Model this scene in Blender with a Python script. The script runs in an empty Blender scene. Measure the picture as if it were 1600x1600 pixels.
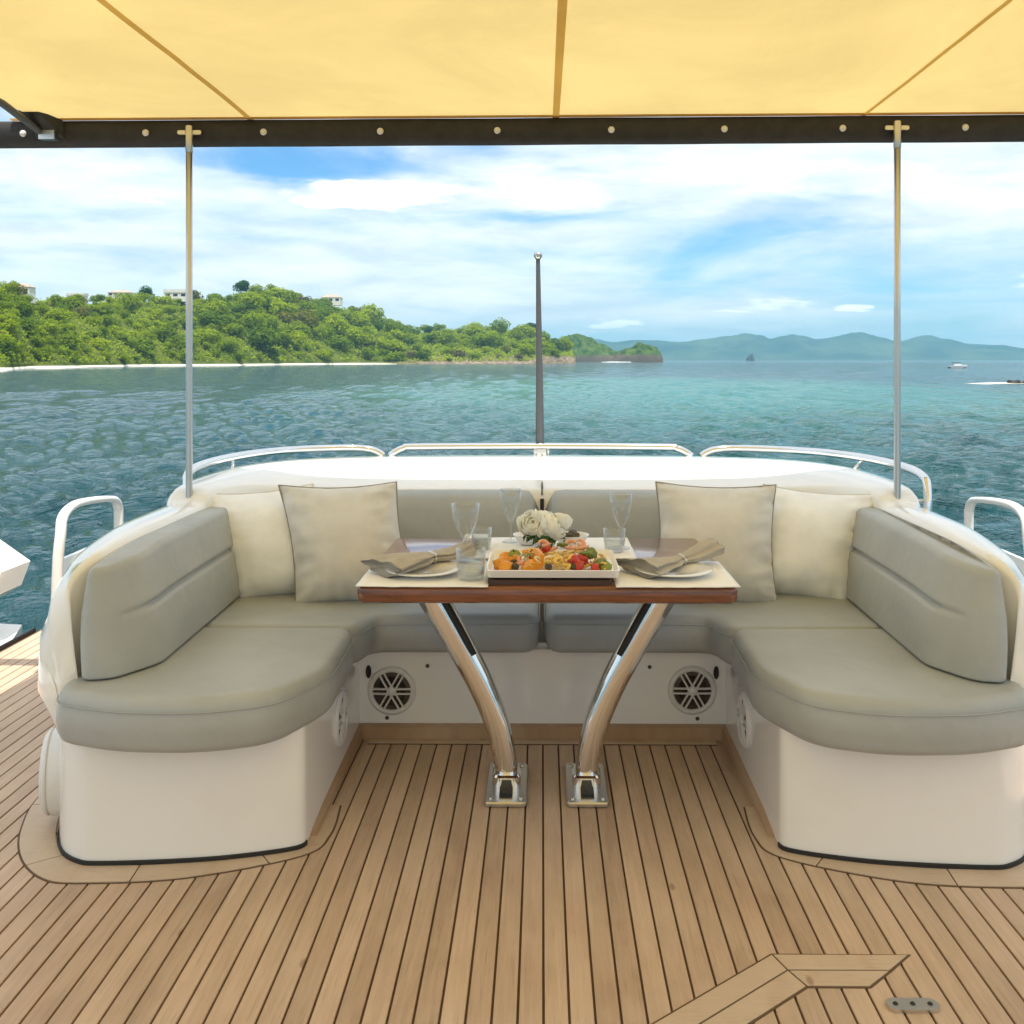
import bpy, bmesh, math, random
from mathutils import Vector, Matrix, noise
R = math.radians
random.seed(7)
sc = bpy.context.scene
col = sc.collection

# ------------------------------------------------------------------ camera
EYE = 1.35                       # eye above the teak deck (deck top is z = 0)
SEA = -3.15                      # sea level
cam_d = bpy.data.cameras.new('camera')
cam = bpy.data.objects.new('camera', cam_d)
col.objects.link(cam)
cam.location = (0, 0, EYE)
cam.rotation_euler = (R(90), 0, R(0.5))
cam_d.sensor_width = 36.0
cam_d.lens = 33.75
cam_d.shift_y = -0.1487
cam_d.shift_x = -0.0212
cam_d.clip_start = 0.05
cam_d.clip_end = 60000
sc.camera = cam

# ------------------------------------------------------------------ light
SUN_EL, SUN_AZ = R(73), math.atan2(0.40, -0.92)      # behind the camera, a little to starboard
sun_d = bpy.data.lights.new('sun', 'SUN')
sun_d.energy = 3.5
sun_d.angle = R(0.55)
sun_d.color = (1.0, 0.955, 0.88)
sun = bpy.data.objects.new('sun', sun_d)
col.objects.link(sun)
tosun = Vector((math.sin(SUN_AZ) * math.cos(SUN_EL), math.cos(SUN_AZ) * math.cos(SUN_EL), math.sin(SUN_EL)))
sun.rotation_euler = tosun.to_track_quat('Z', 'Y').to_euler()
sun.location = (20, -40, 90)

vs = sc.view_settings
sc.display_settings.display_device = 'sRGB'
vs.view_transform = 'Standard'
vs.look = 'None'
vs.exposure = 0.76
vs.gamma = 1.0
vs.use_curve_mapping = False
sc.render.engine = 'CYCLES'
cy = sc.cycles
cy.use_denoising = True
cy.adaptive_threshold = .02
cy.max_bounces = 9
cy.diffuse_bounces = 5
cy.glossy_bounces = 4
cy.transmission_bounces = 8
cy.transparent_max_bounces = 16
cy.volume_bounces = 0
cy.sample_clamp_indirect = 8
cy.caustics_reflective = False
cy.caustics_refractive = False

# ------------------------------------------------------------------ node helper
class NT:
    def __init__(s, tree): s.t = tree
    def n(s, kind, **kw):
        nd = s.t.nodes.new(kind)
        for k, v in kw.items():
            if k.startswith('i_'):
                nm = k[2:].replace('_', ' ')
                s.put(nd.inputs[nm], v)
            else: setattr(nd, k, v)
        return nd
    def put(s, sock, v):
        if hasattr(v, 'is_linked') or hasattr(v, 'links'): s.t.links.new(v, sock)
        else: sock.default_value = v
    def math(s, op, a, b=0.0, c=0.0, clamp=False):
        nd = s.t.nodes.new('ShaderNodeMath'); nd.operation = op; nd.use_clamp = clamp
        s.put(nd.inputs[0], a); s.put(nd.inputs[1], b); s.put(nd.inputs[2], c)
        return nd.outputs[0]
    def mix(s, f, a, b):
        nd = s.t.nodes.new('ShaderNodeMix'); nd.data_type = 'RGBA'
        s.put(nd.inputs[0], f)
        for i, v in ((6, a), (7, b)):
            if isinstance(v, tuple) and len(v) == 3: v = v + (1,)
            s.put(nd.inputs[i], v)
        return nd.outputs[2]
    def ramp(s, f, stops):
        nd = s.t.nodes.new('ShaderNodeMapRange'); nd.interpolation_type = 'SMOOTHSTEP'
        s.put(nd.inputs[0], f)
        nd.inputs[1].default_value, nd.inputs[2].default_value = stops
        return nd.outputs[0]
    def noise(s, vec, scale, detail=4, rough=.55, dist=0.0):
        nd = s.t.nodes.new('ShaderNodeTexNoise')
        if vec is not None: s.put(nd.inputs['Vector'], vec)
        nd.inputs['Scale'].default_value = scale; nd.inputs['Detail'].default_value = detail
        nd.inputs['Roughness'].default_value = rough; nd.inputs['Distortion'].default_value = dist
        return nd.outputs[0]
    def xyz(s, x, y, z):
        nd = s.t.nodes.new('ShaderNodeCombineXYZ')
        for i, v in enumerate((x, y, z)): s.put(nd.inputs[i], v)
        return nd.outputs[0]
    def scalev(s, vec, sc3):
        nd = s.t.nodes.new('ShaderNodeVectorMath'); nd.operation = 'MULTIPLY'
        s.put(nd.inputs[0], vec); nd.inputs[1].default_value = sc3
        return nd.outputs[0]

# ------------------------------------------------------------------ sky with clouds
w = bpy.data.worlds.new('World')
sc.world = w
w.use_nodes = True
wt = w.node_tree
wt.nodes.clear()
N = NT(wt)
sky = N.n('ShaderNodeTexSky', sky_type='NISHITA', sun_disc=False)
sky.sun_elevation = SUN_EL
sky.sun_rotation = SUN_AZ
sky.altitude = 0
sky.air_density = 1.0
sky.dust_density = 0.3
sky.ozone_density = 2.5
tc = N.n('ShaderNodeTexCoord')
sx = N.n('ShaderNodeSeparateXYZ'); N.put(sx.inputs[0], tc.outputs['Generated'])
az = N.math('ARCTAN2', sx.outputs[0], sx.outputs[1])          # 0 dead astern, + to the right
el = N.math('ARCSINE', sx.outputs[2])
elp = N.math('ABSOLUTE', el)
# coordinates in which far clouds flatten towards the horizon
cu = N.xyz(az, N.math('MULTIPLY', N.math('POWER', elp, .8), 3.0), N.math('MULTIPLY', sx.outputs[1], 0.35))
warp = N.noise(cu, 3.2, 5, .6)
warp2 = N.noise(N.scalev(cu, (1, 1, 1)), 9.0, 4, .6)
azw = N.math('ADD', az, N.math('MULTIPLY', N.math('SUBTRACT', warp, .5), .34))
elw = N.math('ADD', el, N.math('ADD', N.math('MULTIPLY', N.math('SUBTRACT', warp2, .5), .045),
                               N.math('MULTIPLY', N.math('SUBTRACT', warp, .5), .055)))
def blob(a0, e0, sa, se):
    da = N.math('DIVIDE', N.math('SUBTRACT', azw, a0), sa)
    de = N.math('DIVIDE', N.math('SUBTRACT', elw, e0), se)
    return N.math('EXPONENT', N.math('MULTIPLY', N.math('ADD', N.math('MULTIPLY', da, da), N.math('MULTIPLY', de, de)), -1.0))
veil = N.noise(N.scalev(cu, (1.0, 1.5, 1.0)), 3.4, 8, .60, .55)
cov = N.math('ADD', N.math('MULTIPLY', N.math('SUBTRACT', veil, .5), 1.5), 0.80)
for a0, e0, sa, se, k in ((-.205, .210, .15, .024, .60), (-.245, .188, .06, .015, .40), (-.50, .215, .10, .020, .35),
                          (.0, .150, .10, .010, .38), (.20, .128, .17, .026, .50), (.27, .158, .09, .012, .30),
                          (.17, .085, .09, .022, .38), (.42, .075, .16, .045, .26), (.03, .19, .05, .014, .4),
                          (.16, .03, .25, .016, .25)):
    cov = N.math('SUBTRACT', cov, N.math('MULTIPLY', blob(a0, e0, sa, se), k))
for a0, e0, sa, se, k in ((.022, .176, .045, .014, .5), (.47, .165, .22, .045, .5)):
    cov = N.math('ADD', cov, N.math('MULTIPLY', blob(a0, e0, sa, se), k))
cov = N.ramp(cov, (.06, .98))
fine = N.noise(N.scalev(cu, (1, 1.25, 1)), 7.5, 7, .6, .3)
shade = N.ramp(fine, (.30, .66))
cloud = N.mix(shade, (4.0, 4.45, 4.85, 1), (5.8, 5.9, 5.9, 1))
blue = N.scalev(sky.outputs[0], (.36, .62, .80))
skycol = N.mix(cov, blue, cloud)
# heaped white clouds standing in front of the veil
lump = N.noise(N.scalev(cu, (1, 1.0, 1)), 26.0, 6, .62)
lump2 = N.noise(N.scalev(cu, (1, .8, 1)), 9.0, 4, .6)
heap = None
for a0, e0, sa, se, k in ((-.165, .170, .075, .015, 1.0), (.072, .034, .034, .0085, .95), (.045, .030, .02, .006, .7), (.185, .050, .022, .006, .7), (.235, .056, .055, .010, .55), (.292, .048, .020, .006, .8),
                          (.43, .066, .040, .008, .5), (-.42, .150, .06, .012, .5), (.03, .17, .04, .012, .6), (1.0, .06, .1, .02, .9), (-1.1, .08, .12, .03, .9)):
    q = N.math('MULTIPLY', blob(a0, e0, sa, se), k)
    heap = q if heap is None else N.math('MAXIMUM', heap, q)
heap = N.math('ADD', heap, N.math('ADD', N.math('MULTIPLY', N.math('SUBTRACT', lump, .5), .9), N.math('MULTIPLY', N.math('SUBTRACT', lump2, .5), .5)))
heap = N.math('MULTIPLY', N.ramp(heap, (.26, .60)), .92)
skycol = N.mix(heap, skycol, (7.4, 7.4, 7.4))
bg = N.n('ShaderNodeBackground')
N.put(bg.inputs[0], skycol)
bg.inputs[1].default_value = 0.135
w.cycles.sampling_method = 'MANUAL'; w.cycles.sample_map_resolution = 512
wo = N.n('ShaderNodeOutputWorld')
wt.links.new(bg.outputs[0], wo.inputs[0])

# ------------------------------------------------------------------ materials
def newmat(name):
    m = bpy.data.materials.new(name); m.use_nodes = True
    t = m.node_tree; t.nodes.clear()
    nt = NT(t)
    out = t.nodes.new('ShaderNodeOutputMaterial')
    return m, nt, out
def pmat(name, base, rough=.5, metal=0.0, var=0.0, vscale=8.0, bump=0.0, bscale=60.0, coat=0.0, ior=1.5, rvar=0.0,
         trans=0.0, sub=0.0, sheen=0.0, stretch=(1, 1, 1), rand=0.0, bdist=.002):
    m, nt, out = newmat(name)
    b = nt.n('ShaderNodeBsdfPrincipled')
    tcn = nt.n('ShaderNodeTexCoord')
    v = nt.scalev(tcn.outputs['Object'], stretch)
    c = base + (1,)
    if var or rand:
        dk = tuple(x * (1 - var) for x in base); lt = tuple(min(1, x * (1 + var)) for x in base)
        f = nt.noise(v, vscale, 5, .6)
        f = nt.ramp(f, (.3, .7))
        if rand:
            oi = nt.n('ShaderNodeObjectInfo')
            f = nt.math('ADD', nt.math('MULTIPLY', f, 1 - rand), nt.math('MULTIPLY', oi.outputs['Random'], rand))
        c = nt.mix(f, dk, lt)
    nt.put(b.inputs['Base Color'], c)
    if rvar:
        rn = nt.noise(v, vscale * 1.7, 4, .6)
        nt.put(b.inputs['Roughness'], nt.math('ADD', rough - rvar, nt.math('MULTIPLY', rn, 2 * rvar)))
    else: b.inputs['Roughness'].default_value = rough
    b.inputs['Metallic'].default_value = metal
    b.inputs['IOR'].default_value = ior
    b.inputs['Coat Weight'].default_value = coat
    b.inputs['Coat Roughness'].default_value = .08
    b.inputs['Transmission Weight'].default_value = trans
    b.inputs['Sheen Weight'].default_value = sheen
    if sub:
        b.inputs['Subsurface Weight'].default_value = sub
        b.inputs['Subsurface Radius'].default_value = (.01, .008, .005)
    if bump:
        bn = nt.n('ShaderNodeBump'); bn.inputs['Strength'].default_value = bump; bn.inputs['Distance'].default_value = bdist
        nt.put(bn.inputs['Height'], nt.noise(v, bscale, 3, .6))
        nt.put(b.inputs['Normal'], bn.outputs[0])
    nt.t.links.new(b.outputs[0], out.inputs[0])
    return m

M = {}
M['gelcoat'] = pmat('white_gelcoat', (.88, .865, .82), .14, var=.02, vscale=3, coat=.8, rvar=.05)
M['vinyl'] = pmat('grey_vinyl', (.395, .410, .392), .45, var=.06, vscale=4, bump=.7, bscale=5.5, rvar=.08, bdist=.012)
M['vinyl_seam'] = pmat('vinyl_piping', (.40, .415, .395), .5)
M['piping'] = pmat('dark_seam', (.16, .16, .15), .7)
M['cream'] = pmat('cream_cotton', (.91, .91, .88), .85, var=.04, vscale=14, bump=.35, bscale=420, sheen=.2)
M['beige'] = pmat('beige_satin', (.67, .645, .58), .55, var=.05, vscale=12, bump=.3, bscale=300, sheen=.25)
M['cream_edge'] = pmat('cream_piping', (.66, .62, .52), .8)
M['beige_edge'] = pmat('taupe_piping', (.30, .27, .21), .6)
M['steel'] = pmat('polished_steel', (.78, .77, .75), .09, 1.0, rvar=.03, vscale=20)
M['satin'] = pmat('satin_steel', (.66, .65, .62), .30, 1.0, rvar=.05, vscale=30)
M['brushed'] = pmat('pole_steel', (.60, .60, .585), .34, 1.0, rvar=.04, vscale=20)
M['staff'] = pmat('dark_staff', (.10, .105, .11), .42, .2)
M['mahogany'] = pmat('mahogany', (.17, .052, .020), .24, var=.35, vscale=9, stretch=(1, 14, 14), coat=.7)
M['black'] = pmat('black_rubber', (.018, .016, .015), .6)
M['sleeve'] = pmat('dark_canvas', (.030, .029, .027), .75, var=.2, vscale=18, bump=.4, bscale=350)
M['speaker_white'] = pmat('speaker_plastic', (.74, .72, .68), .35)
M['cone'] = pmat('speaker_cone', (.07, .052, .038), .5, var=.3, vscale=30)
M['linen'] = pmat('white_linen', (.90, .90, .89), .85, var=.03, vscale=30, bump=.4, bscale=500)
M['napkin'] = pmat('taupe_linen', (.46, .41, .33), .88, var=.08, vscale=25, bump=.5, bscale=500)
M['china'] = pmat('white_china', (.82, .81, .78), .12, coat=.3)
def thin_glass(name, tint, ior, k):
    m, nt, out = newmat(name)
    tr = nt.n('ShaderNodeBsdfTransparent'); tr.inputs[0].default_value = tint + (1,)
    gl = nt.n('ShaderNodeBsdfGlossy'); gl.inputs['Roughness'].default_value = .02
    fr = nt.n('ShaderNodeLayerWeight'); fr.inputs[0].default_value = .5
    f4 = nt.math('POWER', fr.outputs['Facing'], 3.0)
    mx = nt.n('ShaderNodeMixShader'); nt.put(mx.inputs[0], nt.math('ADD', ior, nt.math('MULTIPLY', f4, k), clamp=True))
    nt.t.links.new(tr.outputs[0], mx.inputs[1]); nt.t.links.new(gl.outputs[0], mx.inputs[2])
    df = nt.n('ShaderNodeBsdfDiffuse'); df.inputs[0].default_value = (.9, .9, .9, 1)  # white diffuse, stronger at the rims, paints in bright highlights on the glass
    m2 = nt.n('ShaderNodeMixShader'); nt.put(m2.inputs[0], nt.math('ADD', .045, nt.math('MULTIPLY', f4, .40), clamp=True))
    nt.t.links.new(mx.outputs[0], m2.inputs[1]); nt.t.links.new(df.outputs[0], m2.inputs[2]); nt.t.links.new(m2.outputs[0], out.inputs[0])
    return m
M['glass'] = thin_glass('clear_glass', (.93, .945, .945), .06, .95)
M['waterglass'] = thin_glass('still_water', (.93, .95, .95), .03, .5)
M['leafgreen'] = pmat('dark_leaf', (.035, .10, .022), .45, var=.4, vscale=40)
M['orange'] = pmat('orange_fruit', (.80, .33, .03), .4, var=.25, vscale=40, sub=.1, rand=.4)
M['yellow'] = pmat('yellow_pasta', (.78, .52, .12), .42, var=.25, vscale=40, sub=.1, rand=.4)
M['pale'] = pmat('pale_pasta', (.80, .62, .28), .3, var=.2, vscale=60, rand=.4)
M['red'] = pmat('red_tomato', (.52, .045, .02), .3, var=.3, vscale=40, rand=.4)
M['olive'] = pmat('green_herb', (.20, .24, .04), .5, var=.4, vscale=40, rand=.5)
M['prawn'] = pmat('pink_prawn', (.75, .36, .20), .4, var=.2, vscale=50, rand=.3)
M['darkherb'] = pmat('dark_herb', (.07, .05, .02), .5, var=.3, vscale=40)
M['slate'] = pmat('dark_board', (.06, .03, .02), .4)
M['caulk'] = pmat('brown_caulk', (.12, .070, .034), .75)
M['sand'] = pmat('pale_sand', (.72, .66, .54), .9, var=.12, vscale=.08)
M['housewall'] = pmat('house_wall', (.72, .68, .60), .85, var=.08, vscale=.4)
M['houseroof'] = pmat('house_roof', (.42, .33, .25), .85, var=.15, vscale=.6)
M['dark'] = pmat('dark_glass', (.02, .025, .03), .15)
M['bark'] = pmat('bark', (.10, .08, .055), .9)
M['seastack'] = pmat('dark_rock', (.05, .05, .048), .9, var=.3, vscale=.3)
M['boatwhite'] = pmat('boat_paint', (.75, .75, .74), .3)
M['boatdark'] = pmat('boat_dark', (.03, .04, .05), .4)
M['foam'] = pmat('sea_foam', (.85, .87, .86), .9)

# teak: planks run along Y, each plank has its own tone
def teak(name, a, b, along):
    m, nt, out = newmat(name)
    bs = nt.n('ShaderNodeBsdfPrincipled')
    oi = nt.n('ShaderNodeObjectInfo')
    tcn = nt.n('ShaderNodeTexCoord')
    geo = nt.n('ShaderNodeNewGeometry')
    off = nt.math('MULTIPLY', oi.outputs['Random'], 37.0)
    sep = nt.n('ShaderNodeSeparateXYZ'); nt.put(sep.inputs[0], geo.outputs['Position'])
    if along == 'Y': v = nt.xyz(nt.math('MULTIPLY', sep.outputs[0], 26), nt.math('ADD', nt.math('MULTIPLY', sep.outputs[1], 1.1), off), off)
    else: v = nt.xyz(nt.math('ADD', nt.math('MULTIPLY', sep.outputs[0], 3.0), off), nt.math('MULTIPLY', sep.outputs[1], 12), off)
    grain = nt.noise(v, 3.5, 8, .68, .6)
    blotch = nt.noise(nt.xyz(nt.math('MULTIPLY', sep.outputs[0], 3.0), nt.math('ADD', sep.outputs[1], off), 0.0), 2.4, 4, .6)
    f = nt.math('ADD', nt.math('MULTIPLY', nt.ramp(grain, (.25, .75)), .36),
                nt.math('ADD', nt.math('MULTIPLY', oi.outputs['Random'], .42), nt.math('MULTIPLY', nt.ramp(blotch, (.3, .7)), .34)))
    c = nt.mix(f, a, b)
    # worn pinkish / yellowish blotches that belong to single stretches of plank
    pink = nt.ramp(nt.noise(nt.xyz(nt.math('MULTIPLY', sep.outputs[0], 9), nt.math('ADD', nt.math('MULTIPLY', sep.outputs[1], 1.8), off), off), 1.6, 3, .5), (.52, .78))
    c = nt.mix(nt.math('MULTIPLY', pink, .45), c, (.50, .31, .20))
    # fine dark pores along the grain
    if along == 'Y': pv = nt.xyz(nt.math('MULTIPLY', sep.outputs[0], 260), nt.math('MULTIPLY', sep.outputs[1], 9), off)
    else: pv = nt.xyz(nt.math('MULTIPLY', sep.outputs[0], 14), nt.math('MULTIPLY', sep.outputs[1], 220), off)
    pores = nt.noise(pv, 1.0, 3, .6)
    c = nt.mix(nt.math('MULTIPLY', nt.ramp(pores, (.56, .74)), .35), c, (.20, .12, .06))
    wm = nt.ramp(nt.noise(nt.scalev(geo.outputs['Position'], (1.6, .9, 1)), 1.3, 5, .62, .8), (.42, .70))
    c = nt.mix(nt.math('MULTIPLY', wm, .30), c, (.70, .56, .42))
    # sparse knots
    vo = nt.n('ShaderNodeTexVoronoi'); vo.inputs['Scale'].default_value = 1.0
    nt.put(vo.inputs['Vector'], nt.xyz(nt.math('ADD', nt.math('MULTIPLY', sep.outputs[0], 5.2), off), nt.math('MULTIPLY', sep.outputs[1], 2.3), off))
    knot = nt.math('SUBTRACT', 1.0, nt.ramp(vo.outputs['Distance'], (.02, .055)))
    c = nt.mix(nt.math('MULTIPLY', knot, .55), c, (.20, .085, .035))
    nt.put(bs.inputs['Base Color'], c)
    nt.put(bs.inputs['Roughness'], nt.math('ADD', .42, nt.math('MULTIPLY', grain, .22)))
    bn = nt.n('ShaderNodeBump'); bn.inputs['Strength'].default_value = .35; bn.inputs['Distance'].default_value = .0015
    nt.put(bn.inputs['Height'], nt.math('ADD', grain, nt.math('MULTIPLY', pores, -.5)))
    nt.put(bs.inputs['Normal'], bn.outputs[0])
    nt.t.links.new(bs.outputs[0], out.inputs[0])
    return m
M['teak'] = teak('teak_plank', (.355, .24, .155), (.66, .48, .335), 'Y')
M['teak_trim'] = teak('teak_trim', (.50, .37, .25), (.62, .48, .34), 'X')
M['skirt'] = teak('teak_skirting', (.34, .20, .10), (.46, .29, .16), 'X')

def fabric(name, colr, t=.62, mottling=.15):
    m, nt, out = newmat(name)
    tcn = nt.n('ShaderNodeTexCoord')
    f = nt.ramp(nt.noise(tcn.outputs['Object'], 1.3, 5, .6, .6), (.3, .7))
    c = nt.mix(f, tuple(x * (1 - mottling) for x in colr), colr)
    d = nt.n('ShaderNodeBsdfDiffuse'); nt.put(d.inputs[0], c)
    tr = nt.n('ShaderNodeBsdfTranslucent'); nt.put(tr.inputs[0], c)
    bn = nt.n('ShaderNodeBump'); bn.inputs['Strength'].default_value = .6; bn.inputs['Distance'].default_value = .03
    nt.put(bn.inputs['Height'], nt.noise(nt.scalev(tcn.outputs['Object'], (1.0, .55, 1)), 2.2, 4, .55, .8))
    nt.put(d.inputs['Normal'], bn.outputs[0]); nt.put(tr.inputs['Normal'], bn.outputs[0])
    mx = nt.n('ShaderNodeMixShader'); mx.inputs[0].default_value = t
    nt.t.links.new(d.outputs[0], mx.inputs[1]); nt.t.links.new(tr.outputs[0], mx.inputs[2])
    nt.t.links.new(mx.outputs[0], out.inputs[0])
    return m
M['canopy'] = fabric('yellow_canvas', (.570, .428, .172))
M['petal'] = fabric('cream_petal', (.95, .945, .87), .15, .02)
M['canopy_seam'] = fabric('canvas_seam', (.72, .52, .20), .55)

def leafmat(name, dark, light, brown=0.0):
    m, nt, out = newmat(name)
    oi = nt.n('ShaderNodeObjectInfo')
    geo = nt.n('ShaderNodeNewGeometry')
    n1 = nt.noise(geo.outputs['Position'], .022, 3, .55)
    n2 = nt.noise(geo.outputs['Position'], .45, 3, .6)
    f = nt.math('ADD', nt.math('MULTIPLY', oi.outputs['Random'], .55), nt.math('MULTIPLY', nt.ramp(n1, (.3, .7)), .30))
    f = nt.math('ADD', f, nt.math('MULTIPLY', nt.ramp(n2, (.35, .65)), .30))
    c = nt.mix(f, dark, light)
    if brown:
        sel = nt.math('GREATER_THAN', nt.math('FRACT', nt.math('MULTIPLY', oi.outputs['Random'], 7.13)), 1 - brown)
        c = nt.mix(nt.math('MULTIPLY', sel, .65), c, (.17, .125, .05))
    d = nt.n('ShaderNodeBsdfDiffuse'); nt.put(d.inputs[0], c)
    tr = nt.n('ShaderNodeBsdfTranslucent'); nt.put(tr.inputs[0], c)
    mx = nt.n('ShaderNodeMixShader'); mx.inputs[0].default_value = .42
    nt.t.links.new(d.outputs[0], mx.inputs[1]); nt.t.links.new(tr.outputs[0], mx.inputs[2])
    nt.t.links.new(mx.outputs[0], out.inputs[0])
    return m
M['foliage'] = leafmat('hillside_foliage', (.05, .125, .012), (.37, .455, .018), .06)
M['foliage_dark'] = leafmat('dark_foliage', (.03, .085, .016), (.07, .16, .028))
M['scrub'] = leafmat('dry_scrub', (.13, .115, .045), (.20, .155, .085))

# ------------------------------------------------------------------ mesh helpers
def mesh_obj(name, verts, faces, mat=None, parent=None, smooth=False, loc=None, autosmooth=None):
    me = bpy.data.meshes.new(name)
    me.from_pydata([tuple(v) for v in verts], [], faces)
    bm = bmesh.new(); bm.from_mesh(me)
    bmesh.ops.recalc_face_normals(bm, faces=bm.faces)
    bm.to_mesh(me); bm.free()
    if mat: me.materials.append(M[mat] if isinstance(mat, str) else mat)
    if smooth: me.polygons.foreach_set('use_smooth', [True] * len(me.polygons))
    if autosmooth:
        bm = bmesh.new(); bm.from_mesh(me)
        for e in bm.edges:
            if len(e.link_faces) == 2 and e.calc_face_angle(0) > R(autosmooth): e.smooth = False
        bm.to_mesh(me); bm.free()
        me.polygons.foreach_set('use_smooth', [True] * len(me.polygons))
    o = bpy.data.objects.new(name, me); col.objects.link(o)
    if loc: o.location = loc
    if parent: o.parent = parent
    return o
def copy_obj(o, parent=None, loc=None, rot=None, scale=None):
    c = o.copy(); col.objects.link(c)
    if parent is not None: c.parent = parent
    if loc is not None: c.location = loc
    if rot is not None: c.rotation_euler = rot
    if scale is not None: c.scale = scale
    return c
def tag(o, label, cat, group=None):
    o['label'] = label; o['category'] = cat
    if group: o['group'] = group
    return o
def struct(o): o['kind'] = 'structure'; return o
def thing(name, loc, label, cat, group=None):
    o = bpy.data.objects.new(name, None); o.empty_display_size = .1
    col.objects.link(o); o.location = loc
    return tag(o, label, cat, group)
class MB:
    def __init__(s): s.v = []; s.f = []
    def add(s, vs_, fs_):
        k = len(s.v); s.v += [Vector(p) for p in vs_]; s.f += [tuple(i + k for i in f) for f in fs_]
    def box(s, x0, x1, y0, y1, z0, z1):
        s.add([(x0, y0, z0), (x1, y0, z0), (x1, y1, z0), (x0, y1, z0), (x0, y0, z1), (x1, y0, z1), (x1, y1, z1), (x0, y1, z1)],
              [(0, 3, 2, 1), (4, 5, 6, 7), (0, 1, 5, 4), (1, 2, 6, 5), (2, 3, 7, 6), (3, 0, 4, 7)])
    def loft(s, rings, closed=True, caps=True):
        k = len(s.v); n = len(rings[0])
        for r in rings: s.v += [Vector(p) for p in r]
        for i in range(len(rings) - 1):
            for j in range(n if closed else n - 1):
                a = k + i * n + j; b = k + i * n + (j + 1) % n
                s.f.append((a, b, b + n, a + n))
        if caps and closed:
            s.f.append(tuple(k + j for j in reversed(range(n))))
            s.f.append(tuple(k + (len(rings) - 1) * n + j for j in range(n)))
    def tube(s, pts, r, seg=10, caps=True):
        pts = [Vector(p) for p in pts]; rings = []; prev = None
        for i, p in enumerate(pts):
            t = (pts[min(i + 1, len(pts) - 1)] - pts[max(i - 1, 0)]).normalized()
            if prev is None:
                up = Vector((0, 0, 1)) if abs(t.z) < .9 else Vector((1, 0, 0)); a = t.cross(up).normalized()
            else: a = (prev - t * prev.dot(t)).normalized()
            prev = a; b = t.cross(a)
            rr = r[i] if isinstance(r, (list, tuple)) else r
            rings.append([p + a * math.cos(2 * math.pi * k / seg) * rr + b * math.sin(2 * math.pi * k / seg) * rr for k in range(seg)])
        s.loft(rings, True, caps)
    def lathe(s, prof, seg=24, c=(0, 0, 0), axis='Z', closed=False):
        k = len(s.v); n = len(prof)
        for j in range(seg):
            a = 2 * math.pi * j / seg
            for r, z in prof:
                p = (r * math.cos(a), r * math.sin(a), z)
                if axis == 'Y': p = (p[0], -p[2], p[1])
                if axis == 'X': p = (p[2], p[0], p[1])
                s.v.append(Vector(p) + Vector(c))
        for j in range(seg):
            for i in range(n if closed else n - 1):
                a = k + j * n + i; b = k + j * n + (i + 1) % n
                c2 = k + ((j + 1) % seg) * n + (i + 1) % n; d = k + ((j + 1) % seg) * n + i
                s.f.append((a, b, c2, d))
        if not closed:
            for e in (0, n - 1):
                if prof[e][0] > 1e-6: s.f.append(tuple(k + j * n + e for j in range(seg)))
    def prism(s, poly, z0, z1):
        n = len(poly)
        s.loft([[(p[0], p[1], z0) for p in poly], [(p[0], p[1], z1) for p in poly]])
    def build(s, name, mat, parent=None, smooth=False, **kw): return mesh_obj(name, s.v, s.f, mat, parent, smooth, **kw)

def catmull(pts, per=6, closed=False):
    P = [Vector(p) for p in pts]; n = len(P); out = []
    rng = n if closed else n - 1
    for i in range(rng):
        g = lambda k: P[k % n] if closed else P[max(0, min(n - 1, k))]
        p0, p1, p2, p3 = g(i - 1), g(i), g(i + 1), g(i + 2)
        for k in range(per):
            t = k / per
            out.append(.5 * ((2 * p1) + (p2 - p0) * t + (2 * p0 - 5 * p1 + 4 * p2 - p3) * t * t + (3 * p1 - p0 - 3 * p2 + p3) * t ** 3))
    if not closed: out.append(P[-1])
    return out
def round_poly(pts, rad, seg=6):
    """polygon with rounded corners; rad a number or one per point"""
    n = len(pts); out = []
    for i in range(n):
        p = Vector((pts[i][0], pts[i][1])); a = Vector(pts[i - 1][:2]); b = Vector(pts[(i + 1) % n][:2])
        r = rad[i] if isinstance(rad, (list, tuple)) else rad
        da, db = (a - p), (b - p); la, lb = da.length, db.length
        da.normalize(); db.normalize()
        ang = math.acos(max(-1, min(1, da.dot(db))))
        if r <= 0 or ang > R(175): out.append(p); continue
        d = min(r / math.tan(ang / 2), la * .48, lb * .48)
        s0, s1 = p + da * d, p + db * d
        for k in range(seg + 1):
            t = k / seg
            out.append(s0 * (1 - t) ** 2 + p * 2 * t * (1 - t) + s1 * t * t)
    return out
def area(poly): return .5 * sum(poly[i - 1][0] * poly[i][1] - poly[i][0] * poly[i - 1][1] for i in range(len(poly)))
def ccw(poly): return list(poly) if area(poly) > 0 else list(reversed(poly))
def inset(poly, d):
    n = len(poly); out = []
    for i in range(n):
        p = Vector(poly[i][:2]); e0 = (p - Vector(poly[i - 1][:2])); e1 = (Vector(poly[(i + 1) % n][:2]) - p)
        if e0.length < 1e-7: e0 = e1
        if e1.length < 1e-7: e1 = e0
        e0 = e0.normalized(); e1 = e1.normalized()
        n0 = Vector((-e0.y, e0.x)); n1 = Vector((-e1.y, e1.x))
        m = n0 + n1
        if m.length < 1e-6: m = n0
        m = m.normalized(); k = max(.5, m.dot(n0))
        out.append(p + m * (d / k))
    return out
def dedupe(poly):
    o = []
    for p in poly:
        if not o or (Vector(p) - Vector(o[-1])).length > 1e-4: o.append(Vector(p[:2]))
    if (o[0] - o[-1]).length < 1e-4: o.pop()
    return o
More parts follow.
